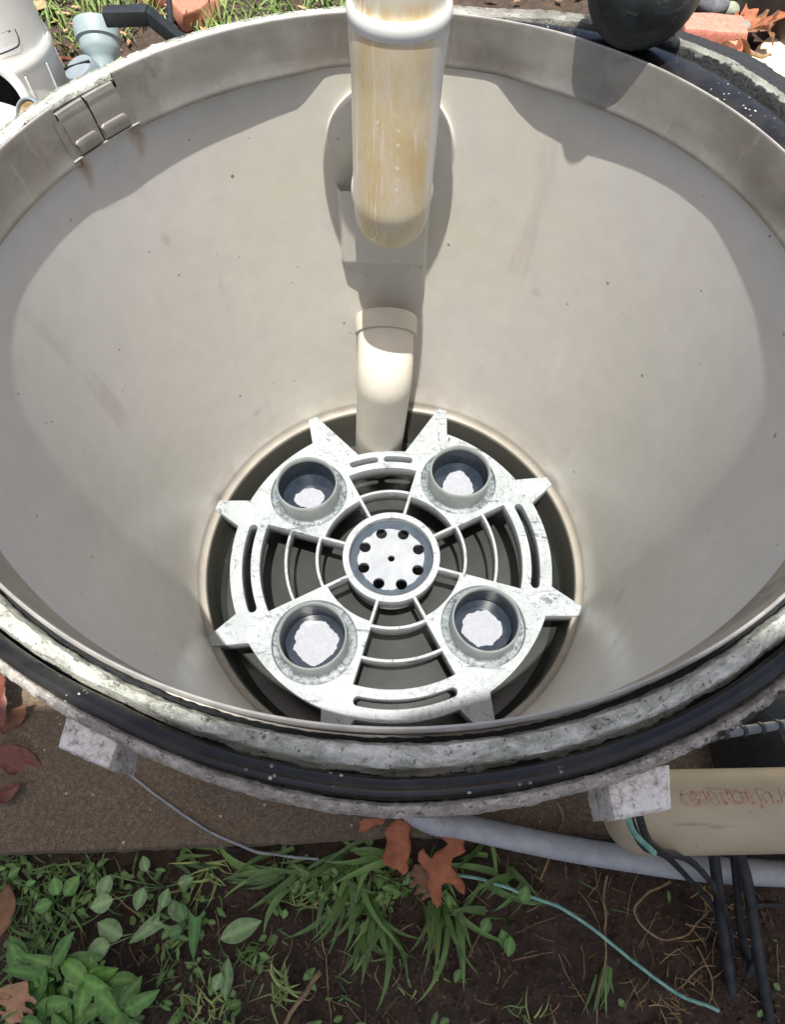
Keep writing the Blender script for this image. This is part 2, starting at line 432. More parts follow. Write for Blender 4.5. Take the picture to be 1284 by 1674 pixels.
def m_dirt():
    m = Mat('dark_garden_soil', .92)
    a = m.noise(26, 9, .7); b = m.noise(120, 7, .75)
    c = m.ramp(a, [(.3, srgb(42, 34, 28)), (.5, srgb(70, 57, 47)), (.7, srgb(108, 89, 72))])
    c = m.mix(.5, c, m.ramp(b, [(.3, srgb(26, 20, 16)), (.55, srgb(70, 57, 46)), (.75, srgb(134, 112, 90))]))
    s = m.step(m.vor(120), .12, .07); c = m.mix(m.math('MULTIPLY', m.math('MULTIPLY', s, m.step(m.noise(30, 2), .56, .62)), .8), c, srgb(150, 134, 112))
    m.color(c).bump(m.math('ADD', a, b), 1.0, .006); return m.m
def m_sand():
    m = Mat('pale_sandy_path', .9)
    a = m.noise(30, 7, .7)
    c = m.ramp(a, [(.3, srgb(214, 200, 172)), (.7, srgb(232, 220, 196))])
    v = m.math('MULTIPLY', m.step(m.vor(34), .16, .08), m.step(m.noise(12, 2), .46, .52))
    c = m.mix(m.math('MULTIPLY', v, .8), c, srgb(112, 98, 80)); m.color(c).bump(a, .5, .004); return m.m
def m_leaf(name, a, b, vein=None, rough=.45, trans=.0):
    m = Mat(name, rough)
    c = m.ramp(m.noise(45, 5, .6), [(.3, srgb(*a)), (.7, srgb(*b))])
    at_ = m.node("ShaderNodeAttribute", attribute_name='tone').outputs['Fac']
    c = m.mix(m.math('MULTIPLY', at_, .5), c, srgb(*[min(255, int(q*1.35)+12) for q in b]))
    bl = m.step(m.noise(70, 6, .75, m.mapv((1, 1, 1), (3, 3, 3))), .57, .68)
    c = m.mix(m.math('MULTIPLY', bl, .45), c, srgb(*[int(q*.55)+8 for q in a]))
    yl = m.step(m.noise(26, 5, .7, m.mapv((1, 1, 1), (8, 1, 3))), .60, .70)
    c = m.mix(m.math('MULTIPLY', yl, .5), c, srgb(min(255, a[0]+78), min(255, a[1]+42), a[2]+26))
    m.color(c).bump(m.math('ADD', m.noise(140, 4), m.noise(420, 2)), .5, .0012)
    return m.m
def m_plain(name, a, b, rough=.5, scale=60, metal=0, bump=.2):
    m = Mat(name, rough, metal)
    m.color(m.ramp(m.noise(scale, 7, .7), [(.35, srgb(*a)), (.65, srgb(*b))])).bump(m.noise(scale*3, 5), bump, .0008); return m.m
def m_scuffed_black(name='scuffed_black_rubber'):
    m = Mat(name, .62, 0, .3)
    c = m.ramp(m.noise(50, 7, .7), [(.35, srgb(34, 38, 40)), (.65, srgb(52, 57, 60))])
    s = m.math('MULTIPLY', m.step(m.noise(40, 8, .8, m.mapv((1, 1, 2.5)), 1), .57, .68), m.step(m.noise(9, 3), .42, .6))
    c = m.mix(m.math('MULTIPLY', s, .6), c, srgb(128, 130, 124))
    s2 = m.math('MULTIPLY', m.step(m.noise(90, 7, .8, m.mapv((1, .5, 2.0), (3, 1, 4))), .54, .66), m.step(m.noise(18, 3), .40, .58))
    c = m.mix(m.math('MULTIPLY', s2, .45), c, srgb(112, 114, 108))
    m.color(c).bump(m.noise(120, 6), .3, .0008); return m.m

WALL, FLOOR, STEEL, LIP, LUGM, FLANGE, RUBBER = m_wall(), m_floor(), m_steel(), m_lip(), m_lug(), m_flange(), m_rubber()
GRID, CUP, RECESS, BLUE, CLEAN = m_grid(), m_cup(), m_recess(), m_blue(), m_clean()
STAIN = m_pipe_stained()
CREAM = m_pvc('cream_pvc', (196, 192, 180), (208, 204, 194), .5)
WHITE = m_pvc('white_pvc', (214, 216, 212), (228, 229, 225), .35)
BODY = m_pvc('white_housing', (222, 223, 220), (234, 234, 231), .42)
GREYPVC = m_pvc('grey_pvc', (128, 146, 150), (150, 166, 168), .5)
GREYPVC2 = m_pvc('dark_grey_pvc', (108, 120, 130), (134, 146, 152), .5)
BLACK = m_plain('black_plastic', (26, 30, 33), (44, 49, 53), .45)
BLACKHOLE = m_plain('dark_inside', (14, 14, 15), (24, 24, 26), .8)
OLDPIPE, CONC, DIRT, SAND = m_oldpipe(), m_concrete(), m_dirt(), m_sand()
SCUFF = m_scuffed_black()

# ================================================================ GROUND
GZ, SLABZ = -0.665, -0.620
def flat_dirt_h(x, y):
    n = noise.noise(Vector((x*9, y*9, 1)))*.012 + noise.noise(Vector((x*26, y*26, 4)))*.009 + abs(noise.noise(Vector((x*62, y*62, 2))))*.010
    return n
def ground():
    bm = bmesh.new()
    # fine inner sheet grading out to the horizon
    xs = sorted(set([round(v, 4) for v in list(np.arange(-.80, .801, .0065))+[-200, -60, -20, -8, -4, -2.6, -2, -1.6, -1.3, 1.3, 1.6, 2, 2.6, 4, 8, 20, 60, 200]]))
    ys = sorted(set([round(v, 4) for v in list(np.arange(-.75, -.30, .0055))+[-200, -60, -20, -8, -4, -2, -1.4, -.1, .1, .4]+list(np.arange(.6, 3, .1))+[4, 6, 10, 20, 60, 200]]))
    g = [[bm.verts.new((x, y, GZ + flat_dirt_h(x, y) - (.02 if (abs(x) < 1.2 and -.34 < y < .42) else 0))) for x in xs] for y in ys]
    for j in range(len(ys)-1):
        for i in range(len(xs)-1):
            bm.faces.new((g[j][i], g[j][i+1], g[j+1][i+1], g[j+1][i]))
    return tag(obj('ground', bm, DIRT), kind='structure')
ground()
def slab():
    bm = bmesh.new()
    # broken front edge with small chips
    n = 220; x0, x1 = -1.3, .62
    top = []; mid = []; bot = []; back = []
    for i in range(n+1):
        x = x0+(x1-x0)*i/n
        ye = interp(x, [-1.3, -.50, -.16, 0, .3, .62], [-.40, -.378, -.361, -.350, -.345, -.34]) + noise.noise(Vector((x*22, 0, 3)))*.004 + noise.noise(Vector((x*90, 0, 3)))*.0022
        top.append(bm.verts.new((x, ye+.004, SLABZ))); mid.append(bm.verts.new((x, ye, SLABZ-.006))); bot.append(bm.verts.new((x, ye+.004, SLABZ-.08)))
        back.append(bm.verts.new((x, .5, SLABZ)))
    for i in range(n):
        bm.faces.new((top[i], top[i+1], back[i+1], back[i]))
        bm.faces.new((mid[i], mid[i+1], top[i+1], top[i]))
        bm.faces.new((bot[i], bot[i+1], mid[i+1], mid[i]))
    return tag(obj('equipment_slab', bm, CONC), kind='structure')
slab()
def sand():
    bm = bmesh.new()
    pts = [(.45, .75), (.72, 1.30), (.93, 1.60), (1.03, 1.66), (1.12, 1.78), (1.5, 2.2), (4, 2.6), (4, -.1), (.66, -.1)]
    c = bm.verts.new((1.6, .9, GZ+.03)); vs = []
    m = []
    for a, b in zip(pts, pts[1:]+pts[:1]):
        for k in range(14):
            t = k/14; x = a[0]*(1-t)+b[0]*t; y = a[1]*(1-t)+b[1]*t
            m.append((x+noise.noise(Vector((x*12, y*12, 0)))*.02, y+noise.noise(Vector((x*12, y*12, 9)))*.02))
    vs = [bm.verts.new((x, y, GZ+.026)) for x, y in m]
    for i in range(len(vs)): bm.faces.new((vs[i], vs[(i+1) % len(vs)], c))
    recalc(bm)
    return tag(obj('sandy_path', bm, SAND, smooth=False), kind='structure')
sand()

# ================================================================ TANK
TAPER = .062
def r_wall(z): return .3018 + TAPER*z            # z negative below the rim
SH_T = [-180, -128, -52, -1, 14, 24, 33, 42, 54, 63, 67, 72, 74, 102, 104, 108, 110, 121, 134, 146, 155, 166, 177, 180]
SH_D = [.018, .02, .02, .036, .029, .021, .023, .028, .038, .031, .021, .002, .0, .0, .002, .019, .025, .032, .035, .038, .028, .023, .017, .018]
COT = math.cos(R(SUN_EL))/math.sin(R(SUN_EL))
SUNTH = math.atan2(sd.y, sd.x)
def band_gap(th):
    d = interp(math.degrees((th+PI) % (2*PI) - PI), SH_T, SH_D)
    s = max(COT*(-math.cos(th-SUNTH)) + TAPER, .03)
    return .0006 + d*s
ZB = -.0415
tank = thing('filter_tank', 'open round filter tank in grey plastic with a corroded metal rim, seen from above', 'filter tank', (0, 0, SLABZ))

def tank_shell():
    bm = bmesh.new()
    n = 360
    zs = [-.022, -.028, -.035, -.05, -.065, -.08, -.1, -.12, -.14, -.16, -.18, -.2, -.22, -.24, -.26, -.28, -.3, -.33, -.36, -.4, -.44, -.47, -.49, -.5]
    prof = [(.321, SLABZ+.0), (.321, -.05), (.312, -.034), (.3035, -.024)]
    prof += [(r_wall(z), z) for z in zs]
    rb = r_wall(-.5)
    prof = prof[:-3] + [(r_wall(-.47), -.47), (r_wall(-.49)-.0008, -.488), (r_wall(-.5)-.0022, -.499), (rb-.0036, -.507), (rb-.0052, -.5115), (rb-.0085, -.5138), (rb-.0118, -.5155), (rb-.0130, -.5185), (rb-.0136, -.522), (rb-.0140, -.56), (rb-.016, -.585)]
    rings = lathe(bm, prof, n)
    # the moulded post block and port boss on the far wall push the wall inwards
    for v in bm.verts:
        x, y, z = v.co
        if y > .2 and abs(v.co.x) < .12 and z > -.49 and math.hypot(x, y) < .31 and z < -.03:
            pass
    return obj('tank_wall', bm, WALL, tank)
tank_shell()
def tank_bottom():
    bm = bmesh.new()
    rb = r_wall(-.5)-.016
    rings = lathe(bm, [(rb, -.585), (rb*.97, -.592), (rb*.5, -.597), (.02, -.60)], 96)
    cap(bm, rings[-1])
    return obj('tank_bottom', bm, FLOOR, tank)
tank_bottom()
def port_boss():
    # round moulded boss behind the upper elbow
    bm = bmesh.new()
    lathe(bm, [(.0715, 0.02), (.0705, -.0050), (.0695, -.0072), (.0672, -.0085), (.0, -.0085)], 96, (-.010, .2955, -.122), (0, 1, .06))
    recalc(bm); obj('port_boss', bm, WALL, tank)
port_boss()
def post_block():
    # rectangular moulded block and the fading channel below it: grid in (u: across, z)
    bm = bmesh.new()
    def sm(a, b, t):
        t = min(max((t-a)/(b-a), 0), 1); return t*t*(3-2*t)
    us = sorted(set([round(v, 4) for v in list(np.arange(-.085, .0601, .0025))]))
    zs = list(np.arange(-.15, -.4705, -.0025))
    g = []
    for z in zs:
        row = []
        for x in us:
            rw = r_wall(z); yw = math.sqrt(rw*rw-x*x)
            xl = -.064+.003*sm(-.24, -.4, z); xr = .034
            inx = sm(xl-.004, xl+.001, x)*(1-sm(xr-.001, xr+.004, x))
            blk = 1-sm(-.244, -.2485, z)                      # top block, stops at z=-.247
            yb = .2705                                          # vertical face of the block
            yc = .2835 + (-(z+.25))*.02 - .004                 # channel face, nearly vertical, meets the wall lower down
            ychan = yc if yc < yw else yw-.0003
            yf = yb*blk + ychan*(1-blk)
            y = yw*(1-inx) + min(yf, yw-.0003)*inx
            if inx < .02: y = yw+.004
            row.append(bm.verts.new((x, y, z)))
        g.append(row)
    for j in range(len(zs)-1):
        for i in range(len(us)-1):
            bm.faces.new((g[j][i], g[j+1][i], g[j+1][i+1], g[j][i+1]))
    o = obj('post_block', bm, WALL, tank)
post_block()
def band():
    bm = bmesh.new()
    n = 1080
    A, B, MID = R(151.9), R(140.3), R(146.25)
    def rin(th, z):
        t = z/ZB
        rb = r_wall(ZB) - band_gap(th)
        return .2998*(1-t) + rb*t
    def prof(th):
        top, bot = 0.0, ZB
        # notched clip region on the left
        zt = 0.0
        P = []
        P += [(rin(th, 0)+.0021, -.0045), (rin(th, 0)+.0018, -.0008), (rin(th, 0)+.001, .0004), (rin(th, 0)+.0001, .0001), (rin(th, 0)-.0002, -.0008)]
        for k in range(1, 7): P.append((rin(th, ZB*k/7*.93), ZB*k/7*.93))
        P += [(rin(th, ZB)-.0004, ZB*.9), (rin(th, ZB)-.0011, ZB*.955), (rin(th, ZB)-.0006, ZB), (rin(th, ZB)+.0005, ZB-.0002)]
        return P
    # main strip all the way round except the clip (A..B)
    g = sweep(bm, prof, n, A, B+2*PI)
    bm.faces.ensure_lookup_table(); K = len(g[0])-1
    for i, f in enumerate(bm.faces):
        if i % K < 4: f.material_index = 1
    obj('retaining_band', bm, [STEEL, LIP], tank)
    # end edges and the two clip tongues
    def tongue(t0, t1, hooks, name):
        bm = bmesh.new()
        def pf(th):
            e = min((th-min(t0, t1)), (max(t0, t1)-th)); 
            P = [(rin(th, 0)+.0052, -.011), (rin(th, 0)+.0042, -.0072), (rin(th, 0)+.0025, -.0056), (rin(th, 0)+.0004, -.0062), (rin(th, 0)-.0003, -.008)]
            P += [(rin(th, z)-.0013, z) for z in (-.014, -.02, -.026, -.0355)]
            return P
        sweep(bm, pf, 24, min(t0, t1), max(t0, t1))
        return obj(name, bm, STEEL, tank)
    bm = bmesh.new(); sweep(bm, lambda th: [(rin(th, z)-.0006, z) for z in (-.009, -.020, -.030, -.0366)] + [(rin(th, -.037)-.0020, -.0371), (rin(th, -.037)-.0020, -.0377), (rin(th, -.037)+.002, -.0384)], 40, B-R(1), A+R(1)); obj('clip_light_stop', bm, STEEL, tank)  # strip added behind the clip to stop sunlight leaking through
    bm = bmesh.new(); sweep(bm, lambda th: [(rin(th, z)-.0008, z) for z in (-.007, -.020, -.030, -.0364)], 4, MID-R(.22), MID+R(.22)); obj('clip_seam', bm, RUBBER, tank)
    eps = R(.28)
    tongue(A-R(.35), MID+R(.16), 1, 'clip_tongue'); tongue(MID-R(.16), B+R(.35), 1, 'clip_tongue')
    # folded lower tabs, standing a little proud
    for t0, t1 in ((R(151.2), R(146.9)), (R(145.9), R(140.9))):
        bm = bmesh.new()
        def pf(th):
            r = rin(th, -.03)-.0012
            lo = min(t0, t1); hi = max(t0, t1); e = min((th-lo)/(R(.5)), (hi-th)/R(.5), 1); k = max(e, 0)**.5
            zt, zb_ = -.0255-.0015*(1-k), -.0365+.0015*(1-k)
            return [(r+.002, zt), (r-.0012, zt-.0006), (r-.0020, zt-.0018), (r-.0022, (zt+zb_)/2), (r-.0020, zb_+.0012), (r-.0008, zb_), (r+.003, zb_-.0002)]
        sweep(bm, pf, 24, min(t0, t1), max(t0, t1)); obj('clip_tab', bm, STEEL, tank)
band()

def keyed(th, keys, vals):
    d = math.degrees((th+PI) % (2*PI)-PI)
    return interp(d, keys, vals)
KT = [-180, -128, -112, -90, -55, -20, 10, 25, 40, 50, 62, 75, 90, 120, 135, 150, 160, 180]
FI = [.3060, .3055, .3052, .3055, .3055, .315, .334, .342, .352, .350, .335, .312, .3030, .3032, .3050, .3085, .3085, .3060]   # pale flange inner
FO = [.3150, .3145, .3110, .3155, .3142, .328, .350, .357, .368, .367, .352, .330, .3230, .3215, .3225, .3245, .3240, .3150]   # pale flange outer
LO = [.3300, .3285, .3275, .3335, .3320, .350, .368, .380, .392, .385, .365, .340, .3250, .3235, .3245, .3265, .3290, .3340]   # outer lip
FZ = [-.005, -.005, -.005, -.005, -.005, -.004, -.002, -.002, -.002, -.003, -.004, -.004, -.003, -.003, -.003, -.003, -.004, -.005]
def flange():
    bm = bmesh.new()
    cr = bm.verts.layers.float.new('crust'); pn = bm.verts.layers.float.new('black_and_shade'); gl = bm.verts.layers.float.new('grey')
    def prof(th):
        fi, fo, lo, fz = (keyed(th, KT, a) for a in (FI, FO, LO, FZ))
        near = min(max((.3265-fo)/.004, 0), 1) if abs(math.degrees((th+PI) % (2*PI)-PI)+90) < 80 else 0
        tr = .0095*near                       # depth of the gasket groove
        li = fo+.0005+(lo-fo-.006)*near
        if fo+.013 > lo: li = min(li, lo-.001)
        P = [(.3018, -.030), (.3020, -.016), (fi-.0012, -.0150), (fi-.0004, fz-.004), (fi+.0010, fz-.0004), (fi+.3*(fo-fi), fz), (fi+.55*(fo-fi), fz-.0004), (fi+.8*(fo-fi), fz-.0014), (fo-.0006, fz-.0028), (fo, fz-.0045-tr*.4),
             (fo+(li-fo)*.3, fz-.005-tr), (li-(li-fo)*.10, fz-.005-tr), (li, fz-.004), (li+.25*(lo-li), fz-.0020), (li+.6*(lo-li), fz-.0030), (lo-.0004, fz-.0052), (lo, fz-.009), (lo-.0006, fz-.020), (lo-.004, -.036), (.3265, -.05), (.3262, -.11)]
        return P
    def jit(v):
        a = noise.noise(v*60)*.0005 + noise.noise(v*300)*.0006
        n = Vector((v.x, v.y, 0)).normalized()
        th = math.degrees(math.atan2(v.y, v.x)); r = math.hypot(v.x, v.y)
        k = 1.0
        if -75 < th < -35 and r > .330: k = 2.2
        if 0 < th < 80 and r > .35: k = 1.5
        return v + n*a*k + Vector((0, 0, noise.noise(v*130+Vector((3, 1, 2)))*.0005 + noise.noise(v*340)*.0005))
    g = sweep(bm, prof, 1440, jit=jit)
    for row in g:
        for k, v in enumerate(row):
            th = math.degrees(math.atan2(v.co.y, v.co.x))
            nearr = -150 < th < -30
            v[cr] = 1.0 if (3 <= k <= 9 and (nearr or th < 45)) else (.55 if 3 <= k <= 9 else .12)
            if 85 < th < 165: v[cr] = 1.0 if k <= 16 else .5
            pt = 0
            v[gl] = interp(th, [-25, 0, 70, 95], [0, 1, 1, 0])  # greyed on the far right: shade put into the colour
            if 0 < th < 70: pt = interp(k, [0, 2, 3, 5, 8, 11, 13, 20], [1, 1, .7, .15, .3, .8, .9, .9])*interp(th, [0, 20, 48, 62, 70], [1, 1, .9, .45, .1])  # mottled black on the far right, standing in for shade on the rim
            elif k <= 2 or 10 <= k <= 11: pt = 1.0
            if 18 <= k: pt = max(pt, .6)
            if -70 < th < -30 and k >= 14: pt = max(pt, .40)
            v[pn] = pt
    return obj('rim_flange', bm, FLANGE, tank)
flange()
def lug(p0, p1, p2, p3, name='lug'):
    """top outline given by four ground points, a cast block 22 mm deep"""
    bm = bmesh.new()
    cr = bm.verts.layers.float.new('crust'); bm.verts.layers.float.new('black_and_shade')
    n = 10
    def q(u, v, z):
        a = Vector(p0)*(1-u)+Vector(p1)*u; b = Vector(p3)*(1-u)+Vector(p2)*u
        c = a*(1-v)+b*v; return Vector((c.x, c.y, z))
    top = [[None]*(n+1) for _ in range(n+1)]
    zt, zb = -.0155, -.046
    for j in range(n+1):
        for i in range(n+1):
            u, v = i/n, j/n
            e = min(u, 1-u, 1-v)
            p = q(.5+(u-.5)*(1 - (0.03 if e < .01 else 0)), v*(1-(0.03 if v > .99 else 0)), zt-(.0016 if e < .01 else 0))
            p += Vector((0, 0, noise.noise(p*160)*.0012)); top[j][i] = bm.verts.new(p)
    for j in range(n):
        for i in range(n): bm.faces.new((top[j][i], top[j][i+1], top[j+1][i+1], top[j+1][i]))
    loop = [top[0][i] for i in range(n+1)]+[top[j][n] for j in range(1, n+1)]+[top[n][i] for i in range(n-1, -1, -1)]+[top[j][0] for j in range(n-1, 0, -1)]
    uv = [(i/n, 0) for i in range(n+1)]+[(1, j/n) for j in range(1, n+1)]+[(i/n, 1) for i in range(n-1, -1, -1)]+[(0, j/n) for j in range(n-1, 0, -1)]
    prev = loop
    for z in (zt-.004, zt-.012, zt-.022, zb):
        cur = [bm.verts.new(q(a, b, z)+Vector((noise.noise(Vector((a*9, b*9, z*150)))*.0008, noise.noise(Vector((a*9, b*9, z*150+5)))*.0008, 0))) for a, b in uv]
        for k in range(len(loop)):
            k2 = (k+1) % len(loop); bm.faces.new((prev[k2], prev[k], cur[k], cur[k2]))
        prev = cur
    bm.faces.new(prev)
    for v in bm.verts: v[cr] = .75
    recalc(bm); return obj(name, bm, LUGM, tank)
lug(at(108, 1160, -.0155), at(190, 1212, -.0155), at(175, 1259, -.0155), at(91, 1222, -.0155))
lug(at(990, 1268, -.0155), at(1098, 1250, -.0155), at(1103, 1324, -.0155), at(1008, 1342, -.0155))

# ---------------------------------------------------------------- gasket: a thing of its own
def gasket():
    bm = bmesh.new()
    KI = [-180, -150, -128, -112, -90, -55, -20, 10, 25, 40, 50, 62, 75, 90, 120, 135, 150, 160, 180]
    CI = [.3130, .3170, .3168, .3134, .3182, .3168, .312, .3040, .3035, .3035, .3035, .3032, .3025, .3008, .3008, .3012, .3022, .3030, .3130]
    CO = [.3240, .3250, .3250, .3225, .3272, .3255, .327, .3320, .338, .347, .345, .330, .309, .3026, .3026, .3045, .3080, .3085, .3240]
    def prof(th):
        a = keyed(th, KI, CI); b = keyed(th, KI, CO); c = (a+b)/2; h = (b-a)/2
        dg = math.degrees((th+PI) % (2*PI)-PI)
        big = h > .0052 and dg > -40
        P = []
        zh = min(h*1.1, .0054); zc = -.0098 if dg < -30 else -.0085
        for k in range(17):
            t = PI*2*k/16
            x = math.cos(t); y = math.sin(t)
            # a bead with a shallow double ridge on top (pressed groove)
            rr = 1.0 - (.20*math.exp(-((t-PI*.60)/.16)**2) if not big else .1*math.exp(-((t-PI*.7)/.2)**2))
            P.append((c+x*h*1.0, zc+zh*y*rr))
        return P
    sweep(bm, prof, 900)
    bmesh.ops.remove_doubles(bm, verts=bm.verts, dist=1e-6); recalc(bm)
    o = obj('rubber_gasket', bm, RUBBER)
    tag(o, 'black rubber gasket ring lying round the rim of the filter tank', 'gasket')
gasket()

# ================================================================ MANIFOLD GRID
PZ = -.509
ROT = 6.5
man = thing('grid_plate', 'white slotted grid plate with four round sockets and pointed teeth on the tank bottom', 'grid plate', (0, 0, PZ))
def polar(r, d): return (r*math.cos(R(d)), r*math.sin(R(d)))
def arc(r, d0, d1, n): return [polar(r, d0+(d1-d0)*k/n) for k in range(n+1)]
CUPS = [(0.158, ROT+45+90*k) for k in range(4)]
def plate():
    cu = bpy.data.curves.new('c', 'CURVE'); cu.dimensions = '2D'; cu.fill_mode = 'BOTH'
    def loop(pts):
        s = cu.splines.new('POLY'); s.points.add(len(pts)-1); s.use_cyclic_u = True
        for p, q in zip(s.points, pts): p.co = (q[0], q[1], 0, 1)
    T = .0021
    def spoke_line(r, base, sign, t=T):      # angle at radius r of a line parallel to the spoke edge
        return base + sign*math.degrees(t/r)
    out = []
    def tooth(base, tip, hi):                # rounded tip
        tx, ty = polar(.2745, tip); o = []
        L = R(tip)
        for k in range(9):
            a = L + PI/2*.8*(k/4-1)
            o.append((tx-.0065*math.cos(L)+.0065*math.cos(a), ty-.0065*math.sin(L)+.0065*math.sin(a)))
        return o
    for k in range(4):
        c = ROT+90*k
        far = (k == 1)
        if not far:
            out += arc(.2245, c-17.2, c+16.8, 26)
            out += tooth(0, c+21.8, 0)
            out += arc(.2245, c+28.2, c+61.6, 16)
            if k == 0: out += tooth(0, c+66.6, 0)
            else: out += tooth(0, c+67.0, 0)
        else:
            out += arc(.1752, c-12.5, c+11.2, 14)
            out += tooth(0, c+22.4, 0)
            out += arc(.2245, c+27.4, c+61.6, 16)
            out += tooth(0, c+67.0, 0)
    loop(out)
    W = 21.5
    for k in range(4):
        c = ROT+90*k; far = (k == 1)
        bands = [(.0685, .1020), (.1062, .1455), (.1495, .1835)] if not far else [(.0685, .1020), (.1062, .1445)]
        for (a, b) in bands:
            da, db = math.degrees(T/a), math.degrees(T/b)
            loop(arc(b, c-W+db, c+W-db, 22)+arc(a, c+W-da, c-W+da, 22))
        a, b = .0685, .0985                  # cells between hub and pads
        da, db = math.degrees(T/a), math.degrees(T/b)
        loop(arc(b, c+W+db, c+90-W-db, 22)+arc(a, c+90-W-da, c+W+da, 22))
        # slots
        def slot(r0, r1, d0, d1):
            rm, h = (r0+r1)/2, (r1-r0)/2
            e = []
            for q in range(1, 8):
                t = PI*q/8; x, y = polar(rm+h*math.cos(t), d1 + math.degrees(h*math.sin(t)/rm)); e.append((x, y))
            f = []
            for q in range(1, 8):
                t = PI*q/8; x, y = polar(rm-h*math.cos(t), d0 - math.degrees(h*math.sin(t)/rm)); f.append((x, y))
            loop(arc(r1, d0, d1, 20)+e+arc(r0, d1, d0, 20)+f)
        if far: slot(.1555, .1655, c+3.5, c+15.5); slot(.1555, .1655, c-15.2, c-3.2)
        else: slot(.1962, .2078, c-17.5, c+17.0)
    loop([polar(.0592, 3*q) for q in range(120)])
    for r, d in CUPS:
        x, y = polar(r, d); loop([(x+.0560*math.cos(2*PI*q/90), y+.0560*math.sin(2*PI*q/90)) for q in range(90)])
    cu.extrude = .0115; cu.bevel_depth = .0009; cu.bevel_resolution = 1; cu.offset = -.0009
    to = bpy.data.objects.new('t', cu); COL.objects.link(to)
    dg = bpy.context.evaluated_depsgraph_get()
    me = bpy.data.meshes.new_from_object(to.evaluated_get(dg))
    bpy.data.objects.remove(to)
    me.materials.clear(); me.materials.append(GRID); me.name = 'plate_body'
    for p in me.polygons: p.use_smooth = True
    me.set_sharp_from_angle(angle=R(32))
    o = bpy.data.objects.new('plate_body', me); COL.objects.link(o); o.parent = man
    o.location = (0, 0, -.0124)
plate()
def hub():
    bm = bmesh.new()
    lathe(bm, [(.0598, -.004), (.0592, -.012), (.0588, -.024), (.0570, -.040)], 96, (0, 0, PZ), None)
    lathe(bm, [(.0678, -.024), (.0655, -.040), (.0570, -.042)], 96, (0, 0, PZ))
    for f in bm.faces: f.material_index = 0
    recalc(bm)
    h = obj('hub_ring', bm, BLUE, man)
    # hub disc: eight holes round the edge and one in the middle, cut from a filled curve
    cu = bpy.data.curves.new('c', 'CURVE'); cu.dimensions = '2D'; cu.fill_mode = 'BOTH'
    def loop(pts):
        s = cu.splines.new('POLY'); s.points.add(len(pts)-1); s.use_cyclic_u = True
        for p, q in zip(s.points, pts): p.co = (q[0], q[1], 0, 1)
    loop([polar(.0585, 3*q) for q in range(120)])
    for k in range(8):
        x, y = polar(.0412, 21.0+45*k); loop([(x+.0083*math.cos(2*PI*q/36), y+.0083*math.sin(2*PI*q/36)) for q in range(36)])
    loop([(.0052*math.cos(2*PI*q/28), .0052*math.sin(2*PI*q/28)) for q in range(28)])
    cu.extrude = .0035; cu.bevel_depth = .0004; cu.bevel_resolution = 1
    to = bpy.data.objects.new('t', cu); COL.objects.link(to)
    me = bpy.data.meshes.new_from_object(to.evaluated_get(bpy.context.evaluated_depsgraph_get()))
    bpy.data.objects.remove(to); me.materials.clear()
    m = Mat('pale_disc_with_dark_ring', .35)
    wv = m.warp(.010, 60); x, y, z = m.sep(wv)
    rr = m.math('SQRT', m.math('ADD', m.math('MULTIPLY', x, x), m.math('MULTIPLY', y, y)))
    k = m.step(rr, .0465, .0475)  # pale middle, dark blue-grey past this radius
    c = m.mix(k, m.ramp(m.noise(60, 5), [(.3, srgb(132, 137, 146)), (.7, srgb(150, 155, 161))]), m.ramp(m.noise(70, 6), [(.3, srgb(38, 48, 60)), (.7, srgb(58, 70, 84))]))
    # faint moulded mark
    c = m.mix(m.math('MULTIPLY', m.math('SUBTRACT', m.blob((.0265, -.006, 0), .0052, .1), m.blob((.0265, -.006, 0), .0040, .1)), .35), c, srgb(150, 160, 180))
    c = m.mix(m.math('MULTIPLY', m.blob((.0265, -.006, 0), .0020, .4), .3), c, srgb(150, 160, 180))
    m.color(c)
    me.materials.append(m.m); me.name = 'hub_disc'
    for p in me.polygons: p.use_smooth = True
    me.set_sharp_from_angle(angle=R(35))
    o = bpy.data.objects.new('hub_disc', me); COL.objects.link(o); o.parent = h; o.location = (0, 0, -.0145)
hub()
def blobmat(seed, r, yoff, stretch, fr):  # pale wet reflection painted into the floor's colour, dark blue-grey round it
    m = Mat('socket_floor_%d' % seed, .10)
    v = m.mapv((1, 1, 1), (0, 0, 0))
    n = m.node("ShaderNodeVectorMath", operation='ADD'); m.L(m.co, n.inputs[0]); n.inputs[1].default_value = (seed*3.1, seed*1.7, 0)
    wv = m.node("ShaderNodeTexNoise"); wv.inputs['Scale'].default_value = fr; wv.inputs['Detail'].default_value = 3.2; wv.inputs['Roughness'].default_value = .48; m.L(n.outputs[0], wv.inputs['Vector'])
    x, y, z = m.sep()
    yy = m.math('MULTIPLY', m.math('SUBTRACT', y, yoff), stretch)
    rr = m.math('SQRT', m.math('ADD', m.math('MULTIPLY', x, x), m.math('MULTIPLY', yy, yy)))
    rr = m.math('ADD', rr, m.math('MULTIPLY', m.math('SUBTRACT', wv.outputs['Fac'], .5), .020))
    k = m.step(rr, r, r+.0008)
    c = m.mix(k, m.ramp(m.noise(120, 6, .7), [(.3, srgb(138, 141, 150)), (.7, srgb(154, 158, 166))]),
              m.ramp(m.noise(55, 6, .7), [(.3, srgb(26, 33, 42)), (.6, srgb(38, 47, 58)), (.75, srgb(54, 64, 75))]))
    m.color(c); return m.m
